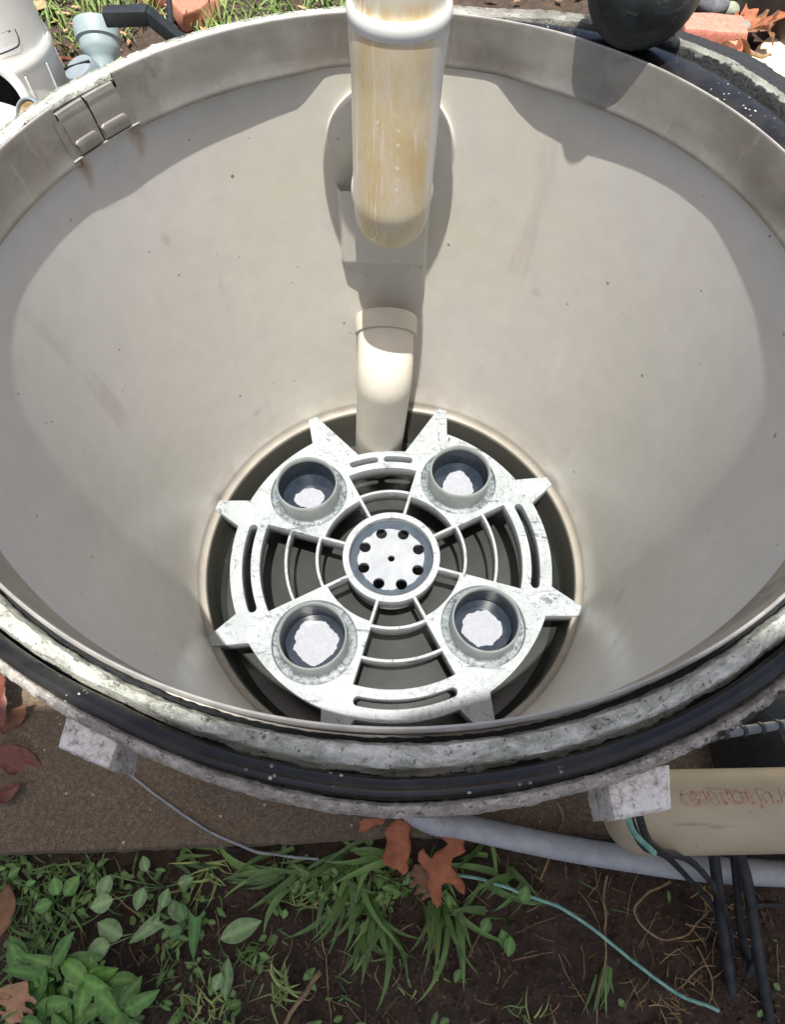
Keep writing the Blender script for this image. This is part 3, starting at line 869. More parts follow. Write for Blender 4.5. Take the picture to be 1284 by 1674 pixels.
def cups():
    H = .031
    tops = [(-.003, .003), (.0, -.001), (-.002, 0), (.002, .001)]
    spec = [(2, .0215, .000, .88, 40), (1, .0215, -.002, 1.25, 40), (3, .0285, .002, 1.0, 52), (4, .0255, .0, 1.05, 44)]
    for (r, d), (sd_, br, yo, st, fr), (dx, dy) in zip(CUPS, spec, tops):
        x, y = polar(r, d)
        c = Vector((x, y, PZ))
        bm = bmesh.new()
        lathe(bm, [(.0450, -.006), (.0448, .004), (.0443, H-.006), (.0437, H-.0012), (.0428, H), (.0418, H-.0012), (.0412, H-.007), (.0408, -.010), (.0400, -.030)], 96, c)
        o = obj('socket', bm, CUP, man)
        for f in o.data.polygons: pass
        bm = bmesh.new()   # dark blue-grey inside wall
        lathe(bm, [(.0405, H-.009), (.0402, -.010), (.0392, -.0305)], 96, c)
        recalc(bm); obj('socket_lining', bm, BLUE, o)
        bm = bmesh.new()
        rr = lathe(bm, [(.0398, 0), (.02, .0001), (.002, .0002)], 72, (0, 0, 0)); cap(bm, rr[-1])
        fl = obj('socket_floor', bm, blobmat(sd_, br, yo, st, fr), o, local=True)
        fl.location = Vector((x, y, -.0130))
        bm = bmesh.new()
        lathe(bm, [(.0563, -.0015), (.0560, -.0062), (.0550, -.0072), (.0500, -.0074), (.0465, -.0066), (.0446, -.0050)], 96, c)
        recalc(bm); obj('socket_recess', bm, RECESS, man)
cups()

# ================================================================ STANDPIPE (upper) and BOTTOM ELBOW PIPE
def elbow_path(a, b, c, rad, n=16):
    """straight a->b->c with the corner at b rounded by rad"""
    a, b, c = Vector(a), Vector(b), Vector(c)
    d1 = (a-b).normalized(); d2 = (c-b).normalized()
    ang = d1.angle(d2); t = rad/math.tan(ang/2)
    p0, p1 = b+d1*t, b+d2*t
    cen = b + (d1+d2).normalized()*(rad/math.sin(ang/2))
    out = [a]
    u = (p0-cen).normalized(); v = (p1-cen).normalized(); tot = u.angle(v)
    for k in range(n+1):
        s = k/n
        w_ = (u*math.sin((1-s)*tot)+v*math.sin(s*tot))/math.sin(tot)
        out.append(cen+w_*rad)
    out.append(c); return out
SX, SY = -.0012, .2055
stand = thing('standpipe', 'tan-stained white plastic pipe standing up from the far wall of the tank', 'pipe', (SX, SY, -.13))
def standpipe():
    rad = .0376
    path = elbow_path((SX-.000, SY, .036), (SX-.005, SY, -.142), (SX-.005, .283, -.142), .0385, 20)
    bm = bmesh.new()
    pts = [path[0]] + [path[0].lerp(path[1], k/8) for k in range(1, 8)] + path[1:]
    tube(bm, pts, [rad+.0015]+[rad+.0012]+[rad]*(len(pts)-2), 72, caps=False)
    recalc(bm)
    # socket lip: rounded white rim and the inner pipe going up
    obj('elbow_body', bm, STAIN, stand)
    bm = bmesh.new()
    c = (SX, SY, 0)
    lathe(bm, [(rad+.0012, .034), (rad+.0022, .036), (rad+.0026, .040), (rad+.0022, .0445), (rad+.0006, .0468), (rad-.0012, .0470), (rad-.0026, .0460), (rad-.0028, .0400)], 96, c)
    recalc(bm); obj('socket_rim', bm, WHITE, stand)
    bm = bmesh.new()
    rings = lathe(bm, [(rad-.0030, .030), (rad-.0032, .30), (rad-.006, .302)], 72, c); cap(bm, rings[-1])
    obj('riser', bm, STAIN, stand)
    bm = bmesh.new()  # unseen flattened disc added above the view to shadow the wall
    rr = lathe(bm, [(.0685, .088), (.0705, .090), (.0705, .104), (.0685, .106)], 72, (0, 0, 0)); cap(bm, rr[0], flip=True); cap(bm, rr[-1])
    for v in bm.verts: v.co = Vector((v.co.x+SX-.0085, v.co.y*.343+.2430, v.co.z))
    recalc(bm); obj('shadow_disc', bm, GREYPVC, stand)
    bm = bmesh.new()   # nut against the wall boss
    lathe(bm, [(.038, -.036), (.0415, -.035), (.043, -.033), (.043, -.014), (.041, -.012), (.038, -.012)], 48, (SX-.005, .286, -.138), (0, 1, 0))
    recalc(bm); obj('wall_nut', bm, WHITE, stand)
standpipe()
low = thing('bottom_pipe', 'cream plastic pipe with an elbow and collar rising from behind the grid plate', 'pipe', (-.015, .185, -.58))
def bottom_pipe():
    rad = .0375
    a = Vector((-.0265, .2140, -.596)); b = Vector((-.0105, .204, -.392)); c = Vector((-.0085, .268, -.305))
    b = Vector((-.0130, .2030, -.364)); c = b + Vector((.002, .88, .475)).normalized()*.074
    path = elbow_path(a, b, c, .036, 16)
    bm = bmesh.new()
    k = len(path); rr = [rad]*k
    tube(bm, path, rr, 64, caps=True)
    recalc(bm); obj('pipe_body', bm, CREAM, low)
    ax = (c-b).normalized()
    bm = bmesh.new()
    L = (c-b).length
    lathe(bm, [(rad+.0002, L-.0235), (rad+.0030, L-.0230), (rad+.0042, L-.0210), (rad+.0044, L-.004), (rad+.0036, L+.0005), (rad+.001, L+.002), (rad-.004, L+.001), (rad-.005, L-.01), (rad-.01, L-.012), (.0, L-.012)], 72, b, ax)
    recalc(bm); obj('collar', bm, CREAM, low)
    return
bottom_pipe()

# ================================================================ black rounded foot on the far rim
def black_cap():
    P = Vector((.1940, .2585, .0400))
    o = thing('rubber_stopper', 'black scuffed rubber stopper with rounded bottom resting on the far right tank rim', 'stopper', P)
    bm = bmesh.new()
    ax = Vector((.10, .22, .95)).normalized()
    k = .0445
    prof = [(.045*math.sin(R(a_)), -.0445*math.cos(R(a_))) for a_ in (0, 6, 12, 20, 28, 36, 44, 52, 60, 68, 76, 84, 90)]
    prof += [(.0455, .008), (.0445, .0135), (.0453, .0155), (.0450, .022), (.043, .030), (.040, .034), (.0385, .0335), (.0380, .036), (.034, .041), (.0, .046)]
    prof = [(r*1.0, z*1.0) for r, z in prof]
    lathe(bm, prof, 72, P, ax)
    bmesh.ops.remove_doubles(bm, verts=bm.verts, dist=1e-5); recalc(bm)
    obj('stopper_body', bm, SCUFF, o)
    bm = bmesh.new()
    lathe(bm, [(.0350, .0385), (.0375, .0400), (.0350, .0415), (.0325, .0400), (.0350, .0385)], 60, P, ax)
    recalc(bm); obj('rim_bead', bm, BLACK, o)
black_cap()

# ================================================================ neighbours at the top left
def chlorinator():
    A = Vector((-.545, .560, 0)); zr = -.152
    t = thing('feeder_housing', 'tall white plastic housing with a black-outlined label beyond the left rim', 'housing', (A.x, A.y, GZ))
    r = .0830
    bm = bmesh.new()
    lathe(bm, [(r*.955, zr+.002), (r*.95, zr+.02), (r*.935, zr+.30), (r*.90, zr+.33), (0, zr+.335)], 96, (A.x, A.y, 0))
    recalc(bm); obj('upper_shell', bm, BODY, t)
    bm = bmesh.new()
    lathe(bm, [(r*.95, zr+.006), (r*.99, zr+.006), (r*1.012, zr+.001), (r*1.015, zr-.005), (r*1.0, zr-.0085), (r*.98, zr-.009)], 96, (A.x, A.y, 0))
    recalc(bm); obj('shell_seam', bm, WHITE, t)
    bm = bmesh.new()
    lathe(bm, [(r*.985, zr-.006), (r*1.0, zr-.12), (r*1.03, zr-.16), (r*1.03, GZ+.01), (r*1.2, GZ)], 96, (A.x, A.y, 0))
    recalc(bm)
    low_ = obj('lower_shell', bm, BODY, t)
    for dgr in (-92, -66, -40, -14, 12):
        bm = bmesh.new(); a = R(dgr)
        c = Vector((A.x+math.cos(a)*r*1.0, A.y+math.sin(a)*r*1.0, zr-.082))
        box(bm, c, (.004, .0022, .145), Matrix.Rotation(a, 3, 'Z'), .0008); obj('rib', bm, BODY, low_)
    # port facing the camera with a black inside
    P = dep(-22, 176, .70); d = (Vector((.35, -.72, .45))).normalized()
    bm = bmesh.new()
    lathe(bm, [(.046, -.10), (.046, -.02), (.050, -.006), (.0505, 0), (.048, .004), (.043, .004), (.0395, .0)], 72, P, d)
    lathe(bm, [(.0395, 0), (.0385, -.05)], 72, P, d)
    recalc(bm); pt = obj('port', bm, WHITE, t)
    bm = bmesh.new(); rr = lathe(bm, [(.0392, -.004), (.037, -.05), (.001, -.052)], 60, P, d); recalc(bm); obj('port_lining', bm, BLACKHOLE, pt)
    # lower base sweep under the port
    bm = bmesh.new()
    P2 = dep(-20, 262, .68)
    lathe(bm, [(.0, .028), (.05, .026), (.075, .016), (.088, 0), (.092, -.03), (.092, -.2)], 72, P2, (.25, -.1, .95)); recalc(bm)
    obj('base_shoulder', bm, WHITE, t)
    # grey union with a brassy insert
    P3 = dep(46, 186, .64); d3 = Vector((-.18, -.62, .62)).normalized()
    bm = bmesh.new()
    lathe(bm, [(.0170, -.06), (.0170, -.004), (.0160, 0), (.0138, .0006), (.0132, -.001), (.0130, -.012)], 48, P3, d3); recalc(bm); g = obj('grey_bushing', bm, GREYPVC2, t)
    bm = bmesh.new()
    lathe(bm, [(.0128, -.003), (.0118, -.0015), (.0105, -.004), (.0100, -.002), (.0080, -.006), (.0, -.0085)], 40, P3, d3); recalc(bm)
    obj('threaded_insert', bm, m_plain('pale_brass', (196, 170, 132), (228, 210, 180), .4, 90), g)
    # label: white sheet with a black outline, wrapped on the shell
    def wrap(u, z, off): # u = arc length from the label's right edge
        rad = r*.955-(z-zr)*.055+off
        a = U0 - u/r
        return Vector((A.x+math.cos(a)*rad, A.y+math.sin(a)*rad, z))
    U0 = R(-27)
    z0, z1 = zr+.018, zr+.150
    def rounded(off_, inset, u1=.12):
        x0, x1, a0, a1 = inset, u1-inset, z0+inset, z1-inset; rr = .010-inset
        pts = []
        for cx, cz, s in ((x0+rr, a0+rr, PI), (x1-rr, a0+rr, 1.5*PI), (x1-rr, a1-rr, 0), (x0+rr, a1-rr, .5*PI)):
            for k in range(9):
                an = s+PI/2*k/8; pts.append((cx+rr*math.cos(an), cz+rr*math.sin(an)))
        return pts
    bm = bmesh.new(); n = 40
    g = [[bm.verts.new(wrap(.0015+.117*i/n, z0+.0015+(z1-z0-.003)*j/10, .0008)) for i in range(n+1)] for j in range(11)]
    for j in range(10):
        for i in range(n): bm.faces.new((g[j][i], g[j+1][i], g[j+1][i+1], g[j][i+1]))
    recalc(bm); lab = obj('label', bm, m_plain('label_white', (222, 224, 232), (232, 234, 240), .4, 30, 0, .02), t)
    bm = bmesh.new()
    A_, B_ = rounded(0, 0), rounded(0, .0013)
    def dense(p):
        o_ = []
        for i in range(len(p)):
            a, b = p[i], p[(i+1) % len(p)]; m_ = max(1, int(math.hypot(b[0]-a[0], b[1]-a[1])/.004))
            for k in range(m_): o_.append((a[0]+(b[0]-a[0])*k/m_, a[1]+(b[1]-a[1])*k/m_))
        return o_
    # equal counts: resample B from A by index
    da = dense(A_); 
    cxm, czm = .06, (z0+z1)/2
    va = [bm.verts.new(wrap(u, z, .0014)) for u, z in da]
    def shrink(u, z): 
        return (cxm+(u-cxm)*(1-.0015/.06), czm+(z-czm)*(1-.0015/((z1-z0)/2)))
    vb = [bm.verts.new(wrap(*shrink(u, z), .0014)) for u, z in da]
    for i in range(len(va)):
        j = (i+1) % len(va); bm.faces.new((va[i], va[j], vb[j], vb[i]))
    recalc(bm); INK = m_plain('dark_ink', (40, 44, 52), (58, 62, 70), .5, 80, 0, .02); obj('label_outline', bm, INK, lab)
    # a few lines of small bold print, right aligned
    for line, (zc, h, s) in {'Products': (z0+.0265, .0062, 1), 'cleaning': (z0+.0185, .0062, 1), 'Filter': (z0+.042, .0062, 1)}.items():
        fc = bpy.data.curves.new('f', 'FONT'); fc.body = line; fc.size = h*1.4; fc.align_x = 'RIGHT'; fc.offset = .0003; fc.resolution_u = 3
        fo = bpy.data.objects.new('f', fc); COL.objects.link(fo)
        me = bpy.data.meshes.new_from_object(fo.evaluated_get(bpy.context.evaluated_depsgraph_get())); bpy.data.objects.remove(fo)
        bm = bmesh.new(); bm.from_mesh(me)
        inset = .0050 if line != 'cleaning' else .0075
        if line == 'Filter': inset = .0180
        for v in bm.verts: v.co = wrap(inset - v.co.x, zc+v.co.y, .0015)
        obj('label_print', bm, INK, lab, smooth=False)
chlorinator()
def fittings():
    P = dep(168, 100, .83)
    t = thing('grey_bell_fitting', 'pale blue-grey flared pipe fitting lying by the grass beyond the left rim', 'pipe fitting', (P.x, P.y, GZ))
    bm = bmesh.new(); d = (dep(155, 56, .85)-P).normalized(); d = Vector((-.12, .72, .68)).normalized()
    lathe(bm, [(.016, -.16), (.0165, -.004), (.0190, .002), (.0245, .009), (.0258, .014), (.0260, .022), (.0292, .024), (.0296, .030), (.0296, .040), (.0285, .044), (.0255, .045), (.024, .043), (.016, .01)], 64, P, d)
    recalc(bm); obj('bell', bm, GREYPVC, t)
    bm = bmesh.new(); rr = lathe(bm, [(.0238, .046), (.021, .01), (.001, .008)], 40, P, d); recalc(bm); obj('bell_lining', bm, BLACKHOLE, t)
    P = dep(128, 110, .80)
    t2 = thing('grey_cap_fitting', 'weathered grey ribbed pipe cap in front of the flared fitting', 'pipe cap', (P.x, P.y, GZ))
    bm = bmesh.new(); d = Vector((-.25, -.2, .9)).normalized()
    rr = lathe(bm, [(.023, -.15), (.0235, -.012), (.0225, -.004), (.020, .001), (.012, .0032), (.002, .004)], 56, P, d); cap(bm, rr[-1]); recalc(bm)
    o = obj('cap_body', bm, GREYPVC2, t2)
    bm = bmesh.new()
    q = d.to_track_quat('Z', 'Y').to_matrix()
    box(bm, P+d*.0028, (.040, .0022, .004), q @ Matrix.Rotation(.9, 3, 'Z'), .0004); obj('cap_rib', bm, BLACK, t2)
fittings()
def lever():
    t = thing('valve_lever', 'black plastic valve lever bent down behind the far left rim', 'lever', dep(265, 60, .74))
    a, b, c = dep(172, 27, .72), dep(243, 25, .72), dep(288, 62, .74)
    bm = bmesh.new()
    d = (b-a).normalized(); upv = Vector((0, 0, 1)); s = d.cross(upv).normalized(); u2 = s.cross(d)
    mt = Matrix((d, s, u2)).transposed()
    box(bm, (a+b)/2, ((b-a).length, .020, .016), mt, .0022)
    obj('grip', bm, BLACK, t, smooth=True)
    bm = bmesh.new()
    d = (c-b).normalized(); s = d.cross(upv).normalized(); u2 = s.cross(d); mt = Matrix((d, s, u2)).transposed()
    box(bm, (b+c)/2+d*.004, ((c-b).length+.016, .018, .014), mt, .003)
    obj('arm', bm, BLACK, t)
    bm = bmesh.new(); tube(bm, [dep(273, -40, .78), dep(279, 40, .75), dep(283, 90, .74)], [.0035, .004, .005], 12); obj('rod', bm, BLACK, t)
lever()

# ================================================================ bricks, stones, wall, at the far right
BRICK = m_plain('pink_brick', (176, 108, 92), (204, 138, 122), .85, 90, 0, .6)
BRICK2 = m_plain('orange_brick', (150, 98, 78), (182, 124, 102), .85, 90, 0, .6)
def rough_box(c, s, rot, seed, amp=.004):
    bm = bmesh.new(); box(bm, c, s, rot, min(s)*.10, 2)
    bmesh.ops.subdivide_edges(bm, edges=bm.edges, cuts=3, use_grid_fill=True)
    for v in bm.verts: v.co += Vector([noise.noise(v.co*18+Vector((seed, k, 0))) for k in (1, 5, 9)])*amp
    return bm
b0 = at(1163, 50, GZ+.06)
tag(obj('garden_brick', rough_box(b0+Vector((0, .0, -.015)), (.175, .105, .075), Matrix.Rotation(-.10, 3, 'Z'), 1), BRICK), 'pink garden brick at the edge of the sand right of the black stopper', 'brick')
b1 = at(318, 18, GZ+.03)
tag(obj('broken_brick', rough_box(b1, (.12, .10, .05), Matrix.Rotation(.7, 3, 'Z'), 5, .016), BRICK2), 'orange broken brick lying beyond the far left rim by the black lever', 'brick')
b1 = at(262, -12, GZ+.03)
tag(obj('brick_chip', rough_box(b1, (.11, .09, .05), Matrix.Rotation(.2, 3, 'Z'), 8, .012), BRICK2), 'small orange brick chip in the grass at the top edge behind the black lever', 'brick chip')
def stone(px, py, r, sc, mat, label, seed):
    c = at(px, py, GZ+r*.6)
    bm = bmesh.new(); bmesh.ops.create_icosphere(bm, subdivisions=4, radius=r)
    for v in bm.verts:
        n = 1+noise.noise(v.co*(.7/r)+Vector((seed, 0, 0)))*.22
        v.co = Vector((v.co.x*sc[0], v.co.y*sc[1], v.co.z*sc[2]))*n + c
    tag(obj('stone', bm, mat), label, 'stone')
ST1 = m_plain('grey_stone', (104, 112, 114), (138, 144, 144), .8, 40)
ST2 = m_plain('greenish_stone', (128, 134, 118), (158, 162, 146), .8, 40)
ST3 = m_plain('dark_stone', (84, 86, 92), (122, 124, 130), .8, 40)
stone(1207, 52, .042, (1.15, .95, .8), ST1, 'rounded grey stone at the right end of the pink brick', 1)
stone(1166, 5, .050, (1.0, .9, .7), ST3, 'grey pebble behind the pink brick at the top edge', 2)
stone(1192, 16, .026, (1.2, .9, .8), ST2, 'small greenish stone beside the pink brick under the brown board', 3)
stone(1120, 8, .05, (.6, 1.2, 1.2), ST2, 'pale pointed stone between the black stopper and the pink brick', 4)
def board():
    m = m_plain('brown_board', (78, 70, 62), (100, 91, 80), .7, 12, 0, .2)
    a, b = at(1196, -4, GZ+.03), at(1292, 78, GZ+.03)
    d = (b-a).normalized(); a2, b2 = a-d*.5, b+d*.5
    bm = bmesh.new(); n = Vector((-d.y, d.x, 0)).normalized()
    if n.x < 0: n = -n
    box(bm, (a2+b2)/2+n*.03+Vector((0, 0, .16)), ((b2-a2).length, .06, .40), Matrix.Rotation(math.atan2(d.y, d.x), 3, 'Z'), .004)
    tag(obj('garden_board', bm, m), 'upright dark brown board along the sand in the top right corner', 'board')
board()

# ================================================================ leaves, twigs, grass, weeds
LEAFMATS = {
    'orange': m_leaf('orange_dead_leaf', (128, 74, 48), (166, 102, 68), rough=.7),
    'red': m_leaf('dark_red_dead_leaf', (82, 44, 36), (112, 62, 48), rough=.5),
    'brown': m_leaf('brown_dead_leaf', (96, 66, 46), (138, 98, 70), rough=.7),
    'tan': m_leaf('tan_dead_leaf', (150, 112, 84), (188, 146, 112), rough=.7),
}
def oak_outline(n_lobes=4, seed=0):
    rnd = random.Random(seed); pts = [(0, -.02)]
    for k in range(n_lobes):
        t = (k+.6)/(n_lobes+.6)
        wdt = (.20+.22*math.sin(PI*t))*(.85+.3*rnd.random())
        pts.append((wdt*.42, t-.09)); pts.append((wdt*1.05, t-.01)); pts.append((wdt*1.0, t+.06)); pts.append((wdt*.5, t+.07))
    pts.append((.05, 1.0))
    right = pts; left = [(-x*(.85+.3*rnd.random()), y) for x, y in reversed(pts[1:-1])]
    return right+[(0, 1.04)]+left
def dead_leaf(name, P, size, ang, mat, label, outline=None, curl=.25, tilt=(0, 0), seed=0, group=None):
    ol = outline or oak_outline(4, seed)
    bm = bmesh.new()
    tone = bm.verts.layers.float.new('tone')
    N = 34
    # fill outline: curve fill, then subdivide
    vs = [bm.verts.new((x, y, 0)) for x, y in ol]
    f = bm.faces.new(vs)
    bmesh.ops.triangulate(bm, faces=[f])
    for _ in range(3): bmesh.ops.subdivide_edges(bm, edges=[e for e in bm.edges if e.calc_length() > .07], cuts=1)
    bmesh.ops.triangulate(bm, faces=bm.faces)
    for v in bm.verts:
        x, y = v.co.x, v.co.y
        z = curl*(x*x*1.2) + curl*.35*math.sin(y*3+seed) + .05*noise.noise(Vector((x*5, y*5, seed))) + .02*noise.noise(Vector((x*14, y*14, seed)))
        v.co = Vector((x+.02*noise.noise(Vector((y*12, seed, 0))), y-.5, z-.012*math.exp(-(x/.02)**2)))
        v[tone] = max(0, .25*math.exp(-(x/.012)**2)) + .25*(noise.noise(Vector((x*4, y*4, seed+3)))+.3)
    m = Matrix.Translation(P) @ Matrix.Rotation(ang, 4, 'Z') @ Matrix.Rotation(tilt[0], 4, 'X') @ Matrix.Rotation(tilt[1], 4, 'Y') @ Matrix.Scale(size, 4)
    bm.transform(m)
    top = obj(name, bm, LEAFMATS[mat])
    sol = top.modifiers.new('s', 'SOLIDIFY'); sol.thickness = .0006
    return tag(top, label, 'leaf', group)
G2 = 'dead leaves on the ground'
def px_leaf(ol, z, mat, label, seed, curl=.3, tilt=(0, 0)):
    P = [at(x, y, z) for x, y in ol]; c = sum(P, Vector())/len(P)
    L = max((p-c).length for p in P)*2
    dead_leaf('dead_oak_leaf', c, L, 0, mat, label, [((p.x-c.x)/L, (p.y-c.y)/L+.5) for p in P], curl, tilt, seed, G2)
px_leaf([(704, 1352), (722, 1350), (742, 1356), (758, 1360), (762, 1370), (758, 1382), (762, 1392), (754, 1398), (742, 1404), (738, 1414), (744, 1424), (756, 1438), (762, 1450), (761, 1464), (752, 1460), (742, 1448), (732, 1444), (722, 1448), (724, 1460), (723, 1474), (716, 1486), (708, 1476), (704, 1458), (698, 1444), (702, 1430), (694, 1418), (684, 1408), (684, 1394), (692, 1386), (698, 1396), (706, 1404), (712, 1394), (726, 1388), (734, 1380), (722, 1370), (708, 1364)],
        GZ+.060, 'orange', 'orange lobed dead leaf, right one of the pair under the near rim', 3, .12, (.10, .06))
px_leaf([(650, 1338), (664, 1342), (672, 1352), (668, 1366), (672, 1382), (670, 1398), (666, 1410), (668, 1424), (660, 1432), (650, 1422), (640, 1418), (628, 1414), (624, 1402), (630, 1390), (632, 1376), (628, 1362), (634, 1350)],
        GZ+.055, 'orange', 'orange-brown dead leaf hanging over the slab edge, left of the pair under the near rim', 9, .2, (.10, -.15))
px_leaf([(586, 1344), (596, 1338), (612, 1337), (630, 1340), (626, 1348), (612, 1350), (606, 1356), (594, 1360), (586, 1358), (590, 1350)],
        SLABZ+.014, 'orange', 'small orange leaf scrap on the slab just under the near rim', 4, .3, (.1, .1))
dead_leaf('dead_oak_leaf', at(697, 1440, GZ+.03), .045, R(215), 'brown', 'grey-brown leaf scrap in the grass below the orange pair of leaves', None, .4, (.1, .3), 14, G2)
oval = [(0, -.02), (.10, .08), (.20, .25), (.25, .45), (.22, .65), (.13, .83), (.0, 1.03), (-.12, .84), (-.21, .65), (-.24, .45), (-.20, .25), (-.10, .08)]
dead_leaf('dead_leaf', at(28, 1245, SLABZ+.008), .075, R(-118), 'red', 'glossy dark red dead leaf on the slab at the left edge', oval, .5, (.1, .25), 2, G2)
dead_leaf('dead_leaf', at(14, 1292, SLABZ+.006), .045, R(-60), 'red', 'small nearly black curled leaf just below the dark red leaf', oval, .8, (.1, .4), 6, G2)
dead_leaf('dead_leaf', at(2, 1148, SLABZ+.02), .085, R(-160), 'red', 'rust-red dead leaf at the left edge under the rim', oval, .5, (.3, .25), 7, G2)
dead_leaf('dead_leaf', at(22, 1175, SLABZ+.012), .050, R(-35), 'brown', 'yellow-brown leaf tip beside the rust-red leaf at the left edge', oval, .6, (.1, .5), 17, G2)
dead_leaf('dead_leaf', at(6, 1486, GZ+.03), .055, R(10), 'brown', 'brown dead leaf in the weeds at the left edge below the slab', oval, .3, (.1, .1), 8, G2)
dead_leaf('dead_leaf', at(28, 1640, GZ+.05), .050, R(-20), 'tan', 'tan dead leaf among the broad weeds in the bottom left corner', oak_outline(3, 5), .4, (.2, .2), 5, G2)
G3 = 'dead leaves piled by the sand'
rnd = random.Random(12)
for i, (px, py, mt, sz, ng, lab) in enumerate([
    (1262, 42, 'orange', .13, 80, 'orange curled leaf at the right end of the pile below the brown board'),
    (1238, 36, 'brown', .12, 20, 'dark brown leaf in the middle of the pile below the brown board'),
    (1205, 70, 'orange', .10, 140, 'orange leaf in front of the rounded grey stone'),
    (1222, 30, 'orange', .09, -40, 'small orange leaf just behind the rounded grey stone'),
    (1216, 80, 'brown', .09, 100, 'brown leaf at the near edge of the pile on the sand'),
    (1246, 62, 'brown', .08, 60, 'brown leaf scrap at the sand edge, between the stone and the orange curled leaf'),
    (1190, 78, 'tan', .07, 10, 'tan leaf tucked under the end of the pink brick')]):
    dead_leaf('dead_leaf', at(px, py, GZ+.06), sz, R(ng), mt, lab, oak_outline(3, i) if i % 2 else oval, .7, (rnd.uniform(-.4, .6), rnd.uniform(-.5, .5)), 20+i, G3)
G4 = 'leaf litter beyond the tank'
for i, (px, py, mt, sz, lab) in enumerate([(60, 4, 'tan', .09, 'tan leaf in the grass just right of the white housing top'),
    (148, 28, 'tan', .07, 'tan leaf in the grass between the housing and the black lever'),
    (106, 92, 'red', .07, 'dark red leaf between the white housing and the grey pipe cap'),
    (88, 108, 'brown', .09, 'brown leaf beside the white housing shoulder'),
    (246, -2, 'brown', .09, 'brown leaf beside the orange brick chip'),
    (100, 78, 'brown', .07, 'brown leaf in the dirt near the seam of the white housing')]):
    dead_leaf('dead_leaf', at(px, py, GZ+.03), sz, rnd.uniform(0, 6), mt, lab, oval, .5, (rnd.uniform(-.3, .3), rnd.uniform(-.3, .3)), 40+i, G4)

TWIG = m_plain('dry_twig', (110, 88, 64), (160, 134, 100), .8, 80)
def twig(px, z, r, label, name='twig', mat=None, cat='twig', kink=.004, n=8, group=None):
    pts = [at(x, y, z+(zz if len(q) > 2 else 0)) for q in px for (x, y, zz) in [(q[0], q[1], q[2] if len(q) > 2 else 0)]]
    pts = [p+Vector([noise.noise(p*40+Vector((k, 0, 0)))*kink for k in (0, 7, 11)]) for p in smooth_path(pts, n)]
    bm = bmesh.new(); tube(bm, pts, [r*(1-.4*i/len(pts)) if mat is None else r for i in range(len(pts))], 7 if mat is None else 12)
    return tag(obj(name, bm, mat or TWIG), label, cat, group)
GT = 'twigs and roots on the soil'
twig([(992, 1430, .0), (990, 1500, .0), (990, 1560, .006), (975, 1674, 0)], GZ+.014, .0016, 'straight brown stalk running down beside the green wire', group=GT)
twig([(525, 1590, 0), (490, 1635, .004), (462, 1680, .0)], GZ+.014, .0034, 'thick pale broken stick at the bottom edge left of centre', group=GT)
twig([(1098, 1440), (1050, 1470), (1040, 1495), (1100, 1540), (1160, 1490)], GZ+.014, .0018, 'forked tan root curling in the soil right of the brown stalk', group=GT)
twig([(1138, 1550), (1165, 1600), (1160, 1650)], GZ+.014, .0011, 'thin curved straw stem left of the black cables', group=GT)
twig([(1110, 1610), (1150, 1582), (1172, 1580)], GZ+.014, .0010, 'short straw stem beside the thin curved stem', group=GT)
twig([(155, 1445, .01), (230, 1500, .012)], GZ+.02, .0010, 'thin dry stem lying across the weeds left of centre', group=GT)
twig([(520, 1470), (535, 1600), (540, 1674)], GZ+.012, .0010, 'thin dark rootlet running to the bottom edge below the grass tuft', group=GT)
twig([(910, 1310, .02), (920, 1345, .0), (900, 1400, -.01), (884, 1440, -.01)], SLABZ+.004, .0018, 'dry bent stem hanging by the slab edge under the conduit', group=GT)
twig([(1225, 84, .0), (1245, 92, .0), (1262, 90, 0)], GZ+.05, .006, 'short forked twig lying on the pale sand', group=GT)

# thin wires and cables
GREEN = m_plain('green_wire', (74, 148, 134), (150, 190, 176), .45, 60)
GREYW = m_plain('grey_wire', (120, 126, 128), (156, 160, 162), .5, 60)
twig([(700, 1425, -.01), (790, 1438, -.0), (870, 1466, .004), (945, 1500, .0), (1040, 1575, .0), (1110, 1625, .002), (1175, 1652, -.006)], GZ+.022, .0021, 'pale green wire lying across the soil to the black cables', 'green_wire', GREEN, 'wire', .0015, 10)
twig([(188, 1240, .01), (200, 1256, 0), (260, 1303, 0), (330, 1352, 0), (400, 1385, 0), (440, 1396, -.01), (520, 1404, -.025)], SLABZ+.003, .0017, 'thin grey wire crossing the slab from below the left lug', 'grey_wire', GREYW, 'wire', .001, 10)
CABLE = m_plain('black_cable', (30, 34, 36), (62, 66, 68), .45, 70)
def cable(pts, r, label, name='black_cable', cat='cable', mat=None):
    bm = bmesh.new(); tube(bm, smooth_path(pts, 12), r, 14)
    return tag(obj(name, bm, mat or CABLE), label, cat)
cable([dep(1030, 1330, .455), dep(1036, 1352, .47), dep(1055, 1385, .50), dep(1090, 1400, .56), dep(1130, 1440, .64), dep(1165, 1480, .70), dep(1185, 1540, .74)], .0030, 'black cable looping from under the right lug across the drain pipe')
cable([dep(1046, 1335, .46), dep(1060, 1372, .485), dep(1085, 1392, .52), dep(1130, 1408, .58), dep(1168, 1450, .64), dep(1190, 1500, .70), dep(1200, 1560, .74)], .0032, 'second black cable beside the loop under the right lug')
cable([dep(1028, 1338, .45), dep(1038, 1362, .465), dep(1070, 1394, .49)], .0024, 'short teal wire hanging from the right lug over the end of the drain pipe', 'teal_wire', 'wire', GREEN)
cable([dep(1165, 1380, .66), dep(1172, 1430, .68), dep(1183, 1520, .71), dep(1195, 1600, .73), dep(1204, 1690, .75)], .0062, 'grey-black cable hanging straight down, leftmost of the pair below the drain pipe')
